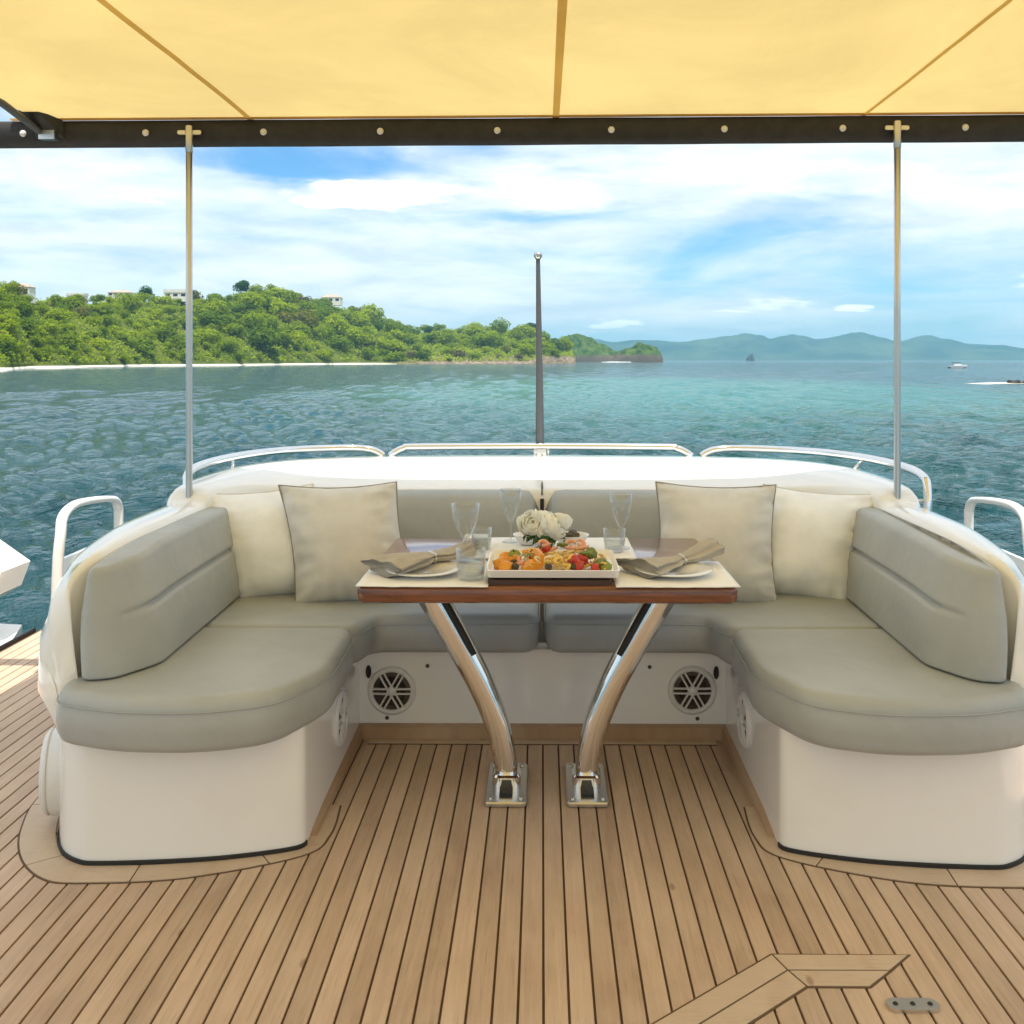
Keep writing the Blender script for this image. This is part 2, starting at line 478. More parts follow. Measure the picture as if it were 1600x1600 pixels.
def resample(poly, step):
    """points along a closed outline no farther apart than step"""
    out = []
    n = len(poly)
    for i in range(n):
        a, b = Vector(poly[i][:2]), Vector(poly[(i + 1) % n][:2])
        k = max(1, int((b - a).length / step + .5))
        for j in range(k): out.append(a.lerp(b, j / k))
    return out
def cushion(name, poly, z0, z1, r=.03, parent=None, mat='vinyl', lean=None, crown=.010, dent=None, bottom=.5, belly=.006, drop=None):
    """upholstered block: rounded rim, bulging sides, crowned top. lean(p,z)->offset xy; dent(p,z)->inset"""
    poly = ccw(dedupe(resample(poly, .06)))
    prof = []
    for k in range(5):
        a = k / 4 * math.pi / 2; rb = r * bottom
        prof.append((rb * (1 - math.sin(a)), z0 + rb * (1 - math.cos(a))))
    for k in range(1, 6):
        t = k / 6; prof.append((-belly * math.sin(t * math.pi), z0 + r * bottom + (z1 - r - z0 - r * bottom) * t))
    if dent:
        zd = dent[0]
        prof = [q for q in prof if abs(q[1] - zd) > .022]
        for dz in (-.020, -.012, -.005, 0, .005, .012, .020): prof.append((-belly, zd + dz))
        prof.sort(key=lambda q: q[1])
    for k in range(6):
        a = k / 5 * math.pi / 2
        prof.append((r * (1 - math.cos(a)), z1 - r + r * math.sin(a)))
    if not lean: prof.append((r + .006, z1 + .0005))
    rings = []
    for ins, z in prof:
        q = inset(poly, ins)
        ring = []
        for p0, p in zip(poly, q):
            x, y = p
            if dent:
                g = math.exp(-((z - dent[0]) / .0075) ** 2) * dent[1](p0)
                pc = inset_cache(poly, p0); x += pc[0] * g; y += pc[1] * g
            if lean: dx, dy = lean(p0, z); x += dx; y += dy
            ring.append((x, y, z))
        if drop: ring = [(x, y, z - drop(y) * max(0, (z - z0) / (z1 - z0))) for x, y, z in ring]
        rings.append(ring)
    mb = MB(); mb.loft(rings)
    return mb.build(name, mat, parent, True)
_ic = {}
def inset_cache(poly, p):
    key = id(poly)
    if key not in _ic:
        q = inset(poly, 1.0)
        _ic[key] = ({(round(a[0], 5), round(a[1], 5)): (Vector(b) - Vector(a)).normalized() for a, b in zip(poly, q)}, poly)
    return _ic[key][0][(round(p[0], 5), round(p[1], 5))]
def mirror(poly): return [(-p[0], p[1]) for p in poly]

# ================================================================== THE SETTING: sea
def sea():
    rs = [6.0]
    while rs[-1] < 900: rs.append(rs[-1] * 1.0085)
    while rs[-1] < 14000: rs.append(rs[-1] * 1.08)
    rs[-1] = 14000
    angs = [R(-38) + R(76) * i / 520 for i in range(521)]
    full = [R(-180) + R(142) * i / 24 for i in range(24)] + angs + [R(38) + R(142) * (i + 1) / 24 for i in range(23)]
    rnd = random.Random(3)
    waves = []
    for k in range(26):
        L = 0.9 * (1.17 ** k) if k < 18 else 12 + (k - 18) * 4
        th = R(205) + rnd.gauss(0, .55)
        amp = .021 * L ** .80 * (1 if L < 3.5 else (3.5 / L) ** 1.0)
        waves.append((2 * math.pi / L * math.cos(th), 2 * math.pi / L * math.sin(th), rnd.random() * 6.28, amp, L))
    V = []; F = []
    n = len(full)
    for r in rs:
        use = [wv for wv in waves if wv[4] > r * .022] if r < 900 else []
        for a in full:
            x, y = r * math.sin(a), r * math.cos(a)
            z = 0
            if use and -.70 < a < .70:
                for kx, ky, ph, am, L in use: z += am * math.sin(kx * x + ky * y + ph)
                z *= max(0, 1 - r / 950)
            V.append((x, y, SEA + z))
    for i in range(len(rs) - 1):
        for j in range(n):
            a = i * n + j; b = i * n + (j + 1) % n
            F.append((a, b, b + n, a + n))
    me = bpy.data.meshes.new('sea'); me.from_pydata(V, [], F)
    me.polygons.foreach_set('use_smooth', [True] * len(me.polygons))
    m, nt, out = newmat('sea_water')
    b = nt.n('ShaderNodeBsdfPrincipled')
    geo = nt.n('ShaderNodeNewGeometry')
    P = geo.outputs['Position']
    sp = nt.n('ShaderNodeSeparateXYZ'); nt.put(sp.inputs[0], P)
    # shallows: pale sandy ground under the water on the right-hand side of the bay
    big = nt.noise(nt.scalev(P, (.011, .006, 0)), 1.0, 4, .6, .6)
    mid = nt.noise(nt.scalev(P, (.10, .05, 0)), 1.0, 5, .6, .6)
    dx = nt.math('DIVIDE', nt.math('SUBTRACT', sp.outputs[0], 22.0), 55.0)
    dy = nt.math('DIVIDE', nt.math('SUBTRACT', sp.outputs[1], 150.0), 105.0)
    sh = nt.math('EXPONENT', nt.math('MULTIPLY', nt.math('ADD', nt.math('MULTIPLY', dx, dx), nt.math('MULTIPLY', dy, dy)), -1.0))
    sh = nt.math('ADD', sh, nt.math('MULTIPLY', nt.math('SUBTRACT', big, .5), .9))
    sh = nt.math('ADD', sh, nt.math('MULTIPLY', nt.math('SUBTRACT', mid, .5), .5))
    shf = nt.ramp(sh, (.05, .95))
    c = nt.mix(shf, (.002, .047, .056), (.034, .170, .148))
    nt.put(b.inputs['Base Color'], c)
    b.inputs['Roughness'].default_value = .07
    b.inputs['IOR'].default_value = 1.22
    w1 = nt.noise(nt.scalev(P, (.55, .95, 1)), 1.0, 6, .62, .4)
    w2 = nt.noise(nt.scalev(P, (2.2, 3.4, 1)), 1.0, 4, .6, .3)
    w3 = nt.noise(nt.scalev(P, (.12, .22, 1)), 1.0, 5, .62, .4)
    w4 = nt.noise(nt.scalev(P, (.20, .055, 1)), 1.0, 6, .68, .5)
    h = nt.math('ADD', nt.math('ADD', nt.math('MULTIPLY', w1, .62), nt.math('MULTIPLY', w2, .24)), nt.math('ADD', nt.math('MULTIPLY', w3, .7), nt.math('MULTIPLY', w4, 1.7)))
    bn = nt.n('ShaderNodeBump'); bn.inputs['Strength'].default_value = 1.0; bn.inputs['Distance'].default_value = .90
    nt.put(bn.inputs['Height'], h)
    nt.put(b.inputs['Normal'], bn.outputs[0])
    nt.t.links.new(b.outputs[0], out.inputs[0])
    me.materials.append(m)
    o = bpy.data.objects.new('sea', me); col.objects.link(o)
    return struct(o)
sea()

# ================================================================== far land
def interp(tab, x):
    if x <= tab[0][0]: return tab[0][1]
    for (a, p), (b, q) in zip(tab, tab[1:]):
        if x <= b:
            t = (x - a) / (b - a); t = t * t * (3 - 2 * t)
            return p + (q - p) * t
    return tab[-1][1]
# bearings as slopes to the right of astern (x / y)
def landmat(name, lo, hi, rock, rock_z, ns):
    m, nt, out = newmat(name)
    b = nt.n('ShaderNodeBsdfDiffuse')
    geo = nt.n('ShaderNodeNewGeometry')
    sp = nt.n('ShaderNodeSeparateXYZ'); nt.put(sp.inputs[0], geo.outputs['Position'])
    n1 = nt.ramp(nt.noise(geo.outputs['Position'], ns, 7, .65), (.3, .7))
    c = nt.mix(n1, lo, hi)
    zz = nt.math('ADD', sp.outputs[2], nt.math('MULTIPLY', nt.math('SUBTRACT', nt.noise(geo.outputs['Position'], ns * 2, 4, .6), .5), rock_z * 1.2))
    f = nt.math('SUBTRACT', 1.0, nt.ramp(zz, (rock_z * .7, rock_z)))
    c = nt.mix(f, c, rock)
    nt.put(b.inputs[0], c)
    nt.t.links.new(b.outputs[0], out.inputs[0])
    return m
def ridge_land(name, tab, dist, depth, mat, rough, n_a=220, n_r=26, steep=.75, relief=.16):
    """a range of hills: tab = (bearing slope, skyline slope) ; dist to its foot"""
    a0, a1 = tab[0][0], tab[-1][0]
    V = []; F = []
    for i in range(n_a + 1):
        s = a0 + (a1 - a0) * i / n_a
        for j in range(n_r + 1):
            r = j / n_r
            d = dist * (1 + depth * r)
            top = EYE - SEA + interp(tab, s) * dist * (1 + depth * .55)
            x = s * d
            prof = math.sin(min(1, r / .55) * math.pi / 2) ** steep if r < .55 else math.cos((r - .55) / .45 * math.pi / 2)
            z = top * prof
            q = Vector((x, d, 0)) / rough
            z += top * relief * noise.fractal(q, .9, 2.1, 7) * prof * min(1, 4 * abs(prof - 1) + .22)
            V.append((x, d, SEA - .5 + max(0, z)))
    n = n_r + 1
    for i in range(n_a):
        for j in range(n_r): F.append((i * n + j, (i + 1) * n + j, (i + 1) * n + j + 1, i * n + j + 1))
    o = mesh_obj(name, V, F, mat, smooth=True)
    return struct(o)
px = lambda x: (x - 847) / 1500.0
py = lambda y: (562 - y) / 1500.0
mt = landmat('mountain_forest', (.012, .03, .014), (.085, .115, .045), (.06, .075, .04), 12, .0025)
ridge_land('mountains', [(px(x), py(y)) for x, y in ((780, 556), (900, 534), (930, 531), (960, 535), (1000, 532), (1060, 534), (1100, 531), (1140, 527), (1165, 522), (1187, 523),
           (1206, 529), (1236, 523), (1250, 527), (1272, 531), (1340, 522), (1380, 529), (1402, 534), (1445, 525), (1475, 531), (1520, 538), (1560, 539), (1600, 544), (1700, 538), (1800, 546), (1900, 559))],
           8200, .28, mt, 620, 420, 60, .95, .42)
hm = landmat('headland_forest', (.015, .045, .010), (.10, .145, .028), (.105, .082, .06), 12, .06)
ridge_land('headland', [(px(x), py(y)) for x, y in ((850, 545), (885, 526), (905, 523), (920, 527), (940, 538), (965, 549), (985, 556), (1000, 561))], 1950, .12, hm, 26, 220, 60, .45, .34)
ridge_land('headland', [(px(x), py(y)) for x, y in ((955, 561), (965, 549), (985, 543), (1000, 535), (1012, 539), (1024, 542), (1031, 549), (1036, 560))], 1700, .07, hm, 20, 200, 60, .4, .34)

# the wooded island: shore, slope and ridge
SHORE = [(-420, 330), (-200, 340), (0, 385), (60, 490), (300, 690), (600, 960), (760, 1060), (900, 1130)]
SKYL = [(-420, 445), (-200, 450), (0, 463), (60, 473), (120, 477), (180, 474), (230, 469), (300, 477), (340, 470), (380, 459), (440, 458), (480, 474), (540, 484), (600, 503), (650, 522),
        (700, 520), (750, 517), (800, 516), (850, 526), (880, 543), (894, 549), (899, 552)]
RD = .42
def island_pt(a, r):
    D = interp(SHORE, a) * (1 + RD * r)
    s = px(a)
    zr = (EYE - SEA) + py(interp(SKYL, a)) * interp(SHORE, a) * (1 + RD)
    if r <= 1:
        prof = max(0, r - .012) ** .72
        if a > 640:                                   # rocky end: cliff foot
            k = min(1, max(0, (a - 820) / 60)); prof = max(prof, min(.40, r * 26) * k)
    else: prof = max(0, 1 - ((r - 1) / .5) ** 2)
    z = zr * prof
    q = Vector((s * D, D, 0)) / 60
    z += noise.fractal(q, 1.0, 2.0, 4) * 5.5 * min(1, r * 4) * min(1, prof * 2) * min(1, (899.5 - a) / 60)
    return Vector((s * D, D, SEA + z + (.9 if .004 < r < .03 else 0) - (.4 if r < .002 else 0)))
def island():
    V = []; F = []
    na, nr = 260, 60
    for i in range(na + 1):
        a = -420 + (899 + 420) * i / na
        for j in range(nr + 1):
            r = 1.45 * (j / nr) ** 1.6
            V.append(island_pt(a, r))
    n = nr + 1
    for i in range(na):
        for j in range(nr): F.append((i * n + j, (i + 1) * n + j, (i + 1) * n + j + 1, i * n + j + 1))
    k = len(V)
    for j in range(nr + 1): p = V[na * n + j]; V.append(Vector((p.x + .5, p.y, SEA - 2)))
    for j in range(nr): F.append((na * n + j, na * n + j + 1, k + j + 1, k + j))
    m, nt, out = newmat('island_ground')
    b = nt.n('ShaderNodeBsdfDiffuse')
    geo = nt.n('ShaderNodeNewGeometry')
    sp = nt.n('ShaderNodeSeparateXYZ'); nt.put(sp.inputs[0], geo.outputs['Position'])
    nz = nt.noise(geo.outputs['Position'], .05, 6, .65)
    c = nt.mix(nt.ramp(nz, (.35, .65)), (.05, .08, .014), (.12, .135, .03))
    rockc = nt.mix(nt.ramp(nt.noise(nt.scalev(geo.outputs['Position'], (.25, .25, .9)), 1.0, 6, .7), (.35, .65)), (.10, .075, .05), (.34, .27, .19))
    nx = nt.math('ADD', sp.outputs[0], nt.math('MULTIPLY', nz, 60.0))
    isrock = nt.math('MULTIPLY', nt.ramp(nx, (-125.0, -85.0)), nt.math('SUBTRACT', 1.0, nt.ramp(sp.outputs[2], (2.5, 7.5))))
    c = nt.mix(isrock, c, rockc)
    beach = nt.math('SUBTRACT', 1.0, nt.ramp(sp.outputs[2], (SEA + 1.0, SEA + 1.5)))
    beach = nt.math('MULTIPLY', beach, nt.math('SUBTRACT', 1.0, nt.ramp(nx, (-150.0, -110.0))))
    c = nt.mix(beach, c, (.80, .75, .64))
    nt.put(b.inputs[0], c); nt.t.links.new(b.outputs[0], out.inputs[0])
    return struct(mesh_obj('island', V, F, m, smooth=True))
island()
# sand strip along the island's shore
bv = []; bf = []
for i in range(121):
    a = 75 + 545 * i / 120
    wd = (.5 + .5 * noise.noise(Vector((i * .21, 3, 1)))) * (1 if i < 118 else .2)
    p0 = island_pt(a, 0); p1 = island_pt(a, .012 + .012 * wd)
    bv += [Vector((p0.x, p0.y - 3, SEA - .5)), Vector((p0.x, p0.y - .5, SEA + .15 + .12 * wd)), Vector((p1.x, p1.y, SEA + .5 + .7 * wd)), Vector((p1.x, p1.y + 4, SEA + .4))]
for i in range(120):
    for j in range(3): bf.append((i * 4 + j, i * 4 + 4 + j, i * 4 + 5 + j, i * 4 + 1 + j))
struct(mesh_obj('beach', bv, bf, 'sand', smooth=True))

# ---- trees
def crown_mesh(name, seed, nl, leaves, mat, flat=.75, size=.20):
    rnd = random.Random(seed)
    lobes = []
    for k in range(nl):
        a = rnd.random() * 6.283; rr = rnd.random() ** .6 * .62
        lobes.append((Vector((rr * math.cos(a), rr * math.sin(a), .62 + rnd.uniform(-.28, .34) - .25 * rr)), rnd.uniform(.34, .56)))
    V = []; F = []
    for k in range(leaves):
        c, r = lobes[rnd.randrange(nl)]
        d = Vector((rnd.gauss(0, 1), rnd.gauss(0, 1), rnd.gauss(.15, 1))).normalized()
        p = c + Vector((d.x, d.y, d.z * flat)) * r * rnd.uniform(.72, 1.06)
        if p.z < .08: continue
        nrm = (d + Vector((rnd.uniform(-.7, .7), rnd.uniform(-.7, .7), rnd.uniform(-.3, .9)))).normalized()
        t = nrm.orthogonal().normalized(); t.rotate(Matrix.Rotation(rnd.random() * 6.28, 3, nrm)); b = nrm.cross(t)
        s = size * rnd.uniform(.5, 1.1)
        k0 = len(V)
        V += [p - t * s * .5, p + b * s * .32 + nrm * s * .1, p + t * s * .5, p - b * s * .32 + nrm * s * .1]
        F.append((k0, k0 + 1, k0 + 2, k0 + 3))
    me = bpy.data.meshes.new(name); me.from_pydata(V, [], F); me.materials.append(M[mat])
    return me
def trunk_mesh(name, seed):
    rnd = random.Random(seed); mb = MB()
    mb.tube([(0, 0, -.35), (.02, 0, .1), (.03 * rnd.uniform(-1, 1), .02, .4), (.05 * rnd.uniform(-1, 1), .03, .75)], [.075, .06, .05, .025], 6)
    for k in range(4):
        a = k * 1.57 + rnd.random()
        mb.tube([(0, 0, .32 + .06 * k), (.22 * math.cos(a), .22 * math.sin(a), .58 + .05 * k), (.42 * math.cos(a), .42 * math.sin(a), .76)], [.035, .025, .012], 5)
    me = bpy.data.meshes.new(name); me.from_pydata([tuple(v) for v in mb.v], [], mb.f); me.materials.append(M['bark'])
    return me
crowns = [crown_mesh('crown', 10 + k, 7 + k % 4, 1100, 'foliage') for k in range(7)]
crowns_dark = [crown_mesh('crown', 40 + k, 7, 1200, 'foliage_dark') for k in range(2)]
crowns_dry = [crown_mesh('crown', 60 + k, 7, 700, 'scrub') for k in range(2)]
trunks = [trunk_mesh('trunk', k) for k in range(3)]
def tree(name, loc, r, label, cat, group, crown, rnd):
    t = thing(name, loc, label, cat, group)
    t.rotation_euler = (0, 0, rnd.random() * 6.28); t.scale = (r * rnd.uniform(.85, 1.3), r * rnd.uniform(.85, 1.25), r * rnd.uniform(.65, 1.25))
    for nm, me in (('trunk', trunks[rnd.randrange(3)]), ('crown', crown)):
        o = bpy.data.objects.new(nm, me); col.objects.link(o); o.parent = t
    return t
rnd = random.Random(11)
placed = []
tries = 0
while len(placed) < 285 and tries < 60000:
    tries += 1
    a = rnd.uniform(-25, 893); r = rnd.random() ** 1.15 * 1.0 + .02
    if a > 870 and r > .7: continue
    p = island_pt(a, r)
    if noise.noise(Vector((p.x, p.y, 0)) / 70) < -.42: continue
    q = Vector((a, (EYE - p.z) / p.y * 1500 * 1.6))                 # spacing as it shows from the boat
    if any((q - q2).length < 13.2 for q2 in placed): continue
    placed.append(q)
    rad = (9.5 + 17 * rnd.random() ** 1.8) / 1500 * p.y * (1.0 if r < .85 else .8)
    if r < .08: rad *= .72
    dry = a > 560 and r < .09 and rnd.random() < .45
    cm = crowns_dry[rnd.randrange(2)] if dry else crowns[rnd.randrange(7)]
    if dry: tree('dry_tree', p, rad * .8, 'dry brownish tree at the rocky end of the island shore', 'tree', 'dry trees at the rocky shore', cm, rnd)
    else:
        where = 'left of the left pole' if a < 285 else 'below the highest knoll' if a < 480 else 'on the falling right shoulder' if a < 660 else 'at the low right end, by the flagstaff'
        band = 'just above the shore' if r < .14 else 'midway up the slope' if r < .55 else 'high on the slope'
        tree('broadleaf_tree', p, rad, f'green leafy island tree {band}, {where}', 'tree', f'island trees {band}, {where}', cm, rnd)
# trees that stand out on the ridge
for a, r, px_r, lab, cm in ((223, .99, 16, 'dark round tree alone on the bare ridge of the island', crowns_dark[0]),
                            (8, .93, 15, 'tall pale tree at the left end of the island ridge', crowns[3]),
                            (375, .98, 17, 'dark broad treetop on the highest knoll of the island', crowns_dark[1]),
                            (425, .98, 15, 'rounded green treetop on the right of the highest knoll', crowns[1]),
                            (673, .9, 12, 'dark treetop in the dip of the island skyline', crowns_dark[0]),
                            (825, .85, 17, 'dark broad tree on the last hilltop, behind the flagstaff', crowns_dark[1])):
    p = island_pt(a, r); p.z += 4.0
    tree('ridge_tree', p, px_r / 1500 * p.y, lab, 'tree', None, cm, rnd)
# undergrowth between the trees: nobody could count it
V = []; F = []
rnd = random.Random(5)
for k in range(26000):
    a = rnd.uniform(-40, 894); r = rnd.random() ** 1.4 * 1.02 + .022
    p = island_pt(a, r)
    if noise.noise(Vector((p.x, p.y, 0)) / 70) < -.55 and rnd.random() < .8: continue
    p.z += rnd.random() ** 2 * 3.2
    nrm = Vector((rnd.uniform(-1, 1), rnd.uniform(-1, .4), rnd.uniform(.1, 1))).normalized()
    t = nrm.orthogonal().normalized(); t.rotate(Matrix.Rotation(rnd.random() * 6.28, 3, nrm)); b = nrm.cross(t)
    s = rnd.uniform(.7, 1.9) * p.y / 900
    k0 = len(V)
    V += [p - t * s, p + b * s * .6, p + t * s, p - b * s * .6]; F.append((k0, k0 + 1, k0 + 2, k0 + 3))
me = bpy.data.meshes.new('undergrowth'); me.from_pydata(V, [], F); me.materials.append(M['foliage'])
ug = bpy.data.objects.new('undergrowth', me); col.objects.link(ug); ug['kind'] = 'stuff'
ug['label'] = 'dense green undergrowth between the island trees'

# ---- houses on the ridge
def house(a, r, wpx, hpx, roofpx, label, wins=2, flat=False, lift=0):
    p = island_pt(a, r); k = p.y / 1500
    W, H, RH = wpx * k, hpx * k, roofpx * k; Dp = W * .55
    t = thing('ridge_house', (p.x, p.y, p.z + lift * k), label, 'house')
    mb = MB(); mb.box(-W / 2, W / 2, -Dp / 2, Dp / 2, -4, H); mb.build('wall', 'housewall', t)
    mb = MB(); e = .5
    if flat: mb.box(-W / 2 - e, W / 2 + e, -Dp / 2 - e, Dp / 2 + e, H, H + RH)
    else: mb.loft([[(-W / 2 - e, -Dp / 2 - e, H), (W / 2 + e, -Dp / 2 - e, H), (W / 2 + e, Dp / 2 + e, H), (-W / 2 - e, Dp / 2 + e, H)],
                   [(-W / 4, -.1, H + RH), (W / 4, -.1, H + RH), (W / 4, .1, H + RH), (-W / 4, .1, H + RH)]])
    mb.build('roof', 'houseroof' if not flat else 'housewall', t)
    for i in range(wins):
        x = (i + .5) / wins * W - W / 2; ww = W / wins * .28
        mb = MB(); mb.box(x - ww, x + ww, -Dp / 2 - .12, -Dp / 2 + .05, H * .3, H * .78); mb.build('window', 'dark', t)
house(30, 1.0, 34, 15, 6, 'white house among trees at the left end of the ridge', 3, lift=4)
house(118, .96, 26, 8, 4, 'low pale house below the ridge, left of the dark tree', 3, True, lift=8)
house(187, .98, 34, 6, 4, 'long low tan house just left of the dark ridge tree', 4, lift=8)
house(276, .98, 36, 8, 5, 'flat pale house on the ridge behind the left pole', 3, True, lift=8)
house(385, .66, 14, 6, 4, 'small white roofed hut down the slope from the highest knoll', 1, True, lift=6)
house(518, .98, 30, 8, 5, 'hilltop house with wide roof beside the radio mast', 3, lift=10)
p = island_pt(498, .99)
mb = MB(); mb.tube([(0, 0, -2), (0, 0, 26)], [.22, .10], 6); mb.tube([(-.9, 0, 20), (.9, 0, 20)], .07, 5)
tag(mb.build('radio_mast', 'satin', loc=p), 'thin radio mast standing on the ridge by the hilltop house', 'mast')

# ---- small far things on the water
def seabox(mb, prof, y0, y1):                     # side outline (x,z) given a breadth
    mb.loft([[(x, y0, z) for x, z in prof], [(x, y1, z) for x, z in prof]])
bt = thing('motorboat', (225, 522, SEA), 'small white motorboat far out on the water at the right', 'boat')
mb = MB()
mb.loft([[(-4.6, -1.3, .1), (-4.6, 1.3, .1), (-4.6, 1.5, 1.1), (-4.6, -1.5, 1.1)], [(1.5, -1.3, 0), (1.5, 1.3, 0), (1.5, 1.6, 1.4), (1.5, -1.6, 1.4)], [(5.2, -.1, .7), (5.2, .1, .7), (5.2, .15, 1.8), (5.2, -.15, 1.8)]])
mb.build('hull', 'boatwhite', bt)
mb = MB(); mb.loft([[(-4.65, -1.35, -.2), (-4.65, 1.35, -.2), (-4.65, 1.42, .55), (-4.65, -1.42, .55)], [(4.3, -.4, -.2), (4.3, .4, -.2), (4.3, .45, .6), (4.3, -.45, .6)]])
mb.build('hull_band', 'boatdark', bt)
mb = MB(); seabox(mb, [(-2.2, 1.2), (2.6, 1.4), (1.2, 2.3), (-1.8, 2.3)], -1.1, 1.1); mb.build('cabin', 'boatwhite', bt)
mb = MB(); mb.box(-2.6, 1.4, -1.2, 1.2, 2.75, 3.0); mb.build('roof', 'boatdark', bt)
for x in (-2.4, 1.1):
    for y in (-1, 1):
        mb = MB(); mb.tube([(x, y, 1.2), (x, y, 2.8)], .06, 5); mb.build('post', 'boatdark', bt)
def rockmesh(seed, sx_, sy_, sz_, jag=.35):
    bm = bmesh.new(); bmesh.ops.create_icosphere(bm, subdivisions=3, radius=1)
    for v in bm.verts:
        d = 1 + jag * noise.fractal(v.co * 1.6 + Vector((seed, 0, 0)), 1, 2, 4)
        v.co = Vector((v.co.x * sx_ * d, v.co.y * sy_ * d, v.co.z * sz_ * d))
    V = [v.co.copy() for v in bm.verts]; F = [tuple(v.index for v in f.verts) for f in bm.faces]; bm.free()
    return V, F
V, F = rockmesh(3, 11, 10, 26, .5); V2, F2 = rockmesh(8, 9, 8, 32, .5)
mb = MB(); mb.add(V, F); mb.add([v + Vector((13, 0, 0)) for v in V2], F2)
tag(mb.build('sea_stack', 'seastack', smooth=True, loc=(860, 4000, SEA - 4)), 'small dark rock stack rising from the sea before the blue mountains', 'rock')
# sandbar with dark stones at the right edge
V, F = rockmesh(5, 13.5, 3.2, .22, .5)
struct(mesh_obj('sandbar', V, F, 'sand', smooth=True, loc=(92, 180, SEA)))
for k, (x, y, s) in enumerate(((87.5, 178.5, .9), (89.6, 178.4, .6), (92.6, 178.6, .8))):
    V, F = rockmesh(20 + k, s * 1.3, s, s * .55, .6)
    tag(mesh_obj('reef_stone', V, F, 'seastack', loc=(x, y, SEA + .25)), 'dark stone lying on the pale sandbar at the right', 'stone', 'stones on the sandbar')
V = []; F = []
for k in range(60):
    x = 125 + rnd.gauss(0, 9); y = 1640 + rnd.gauss(0, 6); s = rnd.uniform(.5, 1.6)
    VV, FF = rockmesh(k, s * 2.2, s, s * .6, .5); k0 = len(V)
    V += [v + Vector((x, y, SEA + .2)) for v in VV]; F += [tuple(i + k0 for i in f) for f in FF]
sf = mesh_obj('surf', V, F, 'foam', smooth=True); sf['kind'] = 'stuff'; sf['label'] = 'white surf breaking at the foot of the far headland'

# ================================================================== YACHT: deck
deck_poly = [(-2.52, -3), (2.52, -3), (2.52, 4.80), (-2.52, 4.80)]
mb = MB(); mb.prism(deck_poly, -.10, -.006)
deck = struct(mb.build('deck', 'caulk'))
PITCH = .0533
pw = PITCH - .0055
y0, y1 = -2.98, 4.785
ch = .0012
def plank_mesh():
    h = pw / 2; mb = MB()
    ring = lambda y: [(-h, y, -.012), (h, y, -.012), (h, y, -ch), (h - ch, y, 0), (-h + ch, y, 0), (-h, y, -ch)]
    mb.loft([ring(y0), ring(y1)])
    return mb
p0 = plank_mesh().build('plank', 'teak', deck)
first = True
x = -47 * PITCH + PITCH / 2 + .003
while x < 2.50:
    if first: p0.location.x = x; first = False
    else: copy_obj(p0, deck, (x, 0, 0))
    x += PITCH
# hull and overhang under the deck
mb = MB()
hp = round_poly([(-2.95, -6), (2.95, -6), (2.95, 3.9), (2.5, 4.9), (-2.5, 4.9), (-2.95, 3.9)], .3)
mb.loft([[(p[0] * .9, p[1] * .95, SEA - .6) for p in hp], [(p[0], p[1], SEA + 1.2) for p in hp], [(p[0], p[1], -.13) for p in hp]])
struct(mb.build('hull', 'gelcoat', autosmooth=40))

# ---- outline of the settee base on the deck
half = [(-.655, 3.44), (-.655, 2.68), (-.675, 2.636), (-.80, 2.595), (-.95, 2.567), (-1.17, 2.550), (-1.245, 2.562), (-1.32, 2.625), (-1.385, 2.76), (-1.43, 3.0), (-1.44, 3.6)]
# margin boards round the foot of each arm (flush teak, a caulked seam all round)
inn = catmull([(-.66, 2.90), (-.66, 2.70), (-.69, 2.63), (-.95, 2.562), (-1.17, 2.545), (-1.25, 2.558), (-1.33, 2.63), (-1.41, 2.78), (-1.46, 3.0), (-1.46, 3.55), (-1.46, 4.6)], 6)
outm = catmull([(-.612, 2.90), (-.603, 2.72), (-.655, 2.605), (-.93, 2.492), (-1.18, 2.466), (-1.295, 2.484), (-1.41, 2.59), (-1.50, 2.76), (-1.555, 3.0), (-1.555, 3.55), (-1.555, 4.6)], 6)
def strip(pts_a, pts_b, z0, z1):
    mb = MB(); rings = []
    for a, b in zip(pts_a, pts_b): rings.append([(a[0], a[1], z0), (b[0], b[1], z0), (b[0], b[1], z1), (a[0], a[1], z1)])
    mb.loft(rings); return mb
for sgn in (1, -1):
    A = [Vector((p[0] * sgn, p[1])) for p in inn]; B = [Vector((p[0] * sgn, p[1])) for p in outm]
    Bx = []
    for i, q in enumerate(B):
        d = (q - A[i]).normalized(); Bx.append(q + d * .0055)
    strip(A, Bx, -.004, .0012).build('caulk_seam', 'caulk', deck)
    for i0, i1 in ((0, 14), (14, 21), (21, 34), (34, 46), (46, 60)):
        aa = [A[i] for i in range(i0, i1 + 1)]; bb = [B[i] for i in range(i0, i1 + 1)]
        d = (aa[1] - aa[0]).normalized() * .002
        aa[0] = aa[0] + d; bb[0] = bb[0] + d
        d = (aa[-1] - aa[-2]).normalized() * .002
        aa[-1] = aa[-1] - d; bb[-1] = bb[-1] - d
        strip(aa, bb, -.004, .0035).build('margin_board', 'teak_trim', deck)
mb = MB(); mb.box(-.612, .612, 3.37, 3.402, -.004, .0035); mb.build('margin_board', 'teak_trim', deck)
mb = MB(); mb.box(-.612, .612, 3.363, 3.37, -.004, .0012); mb.build('caulk_seam', 'caulk', deck)

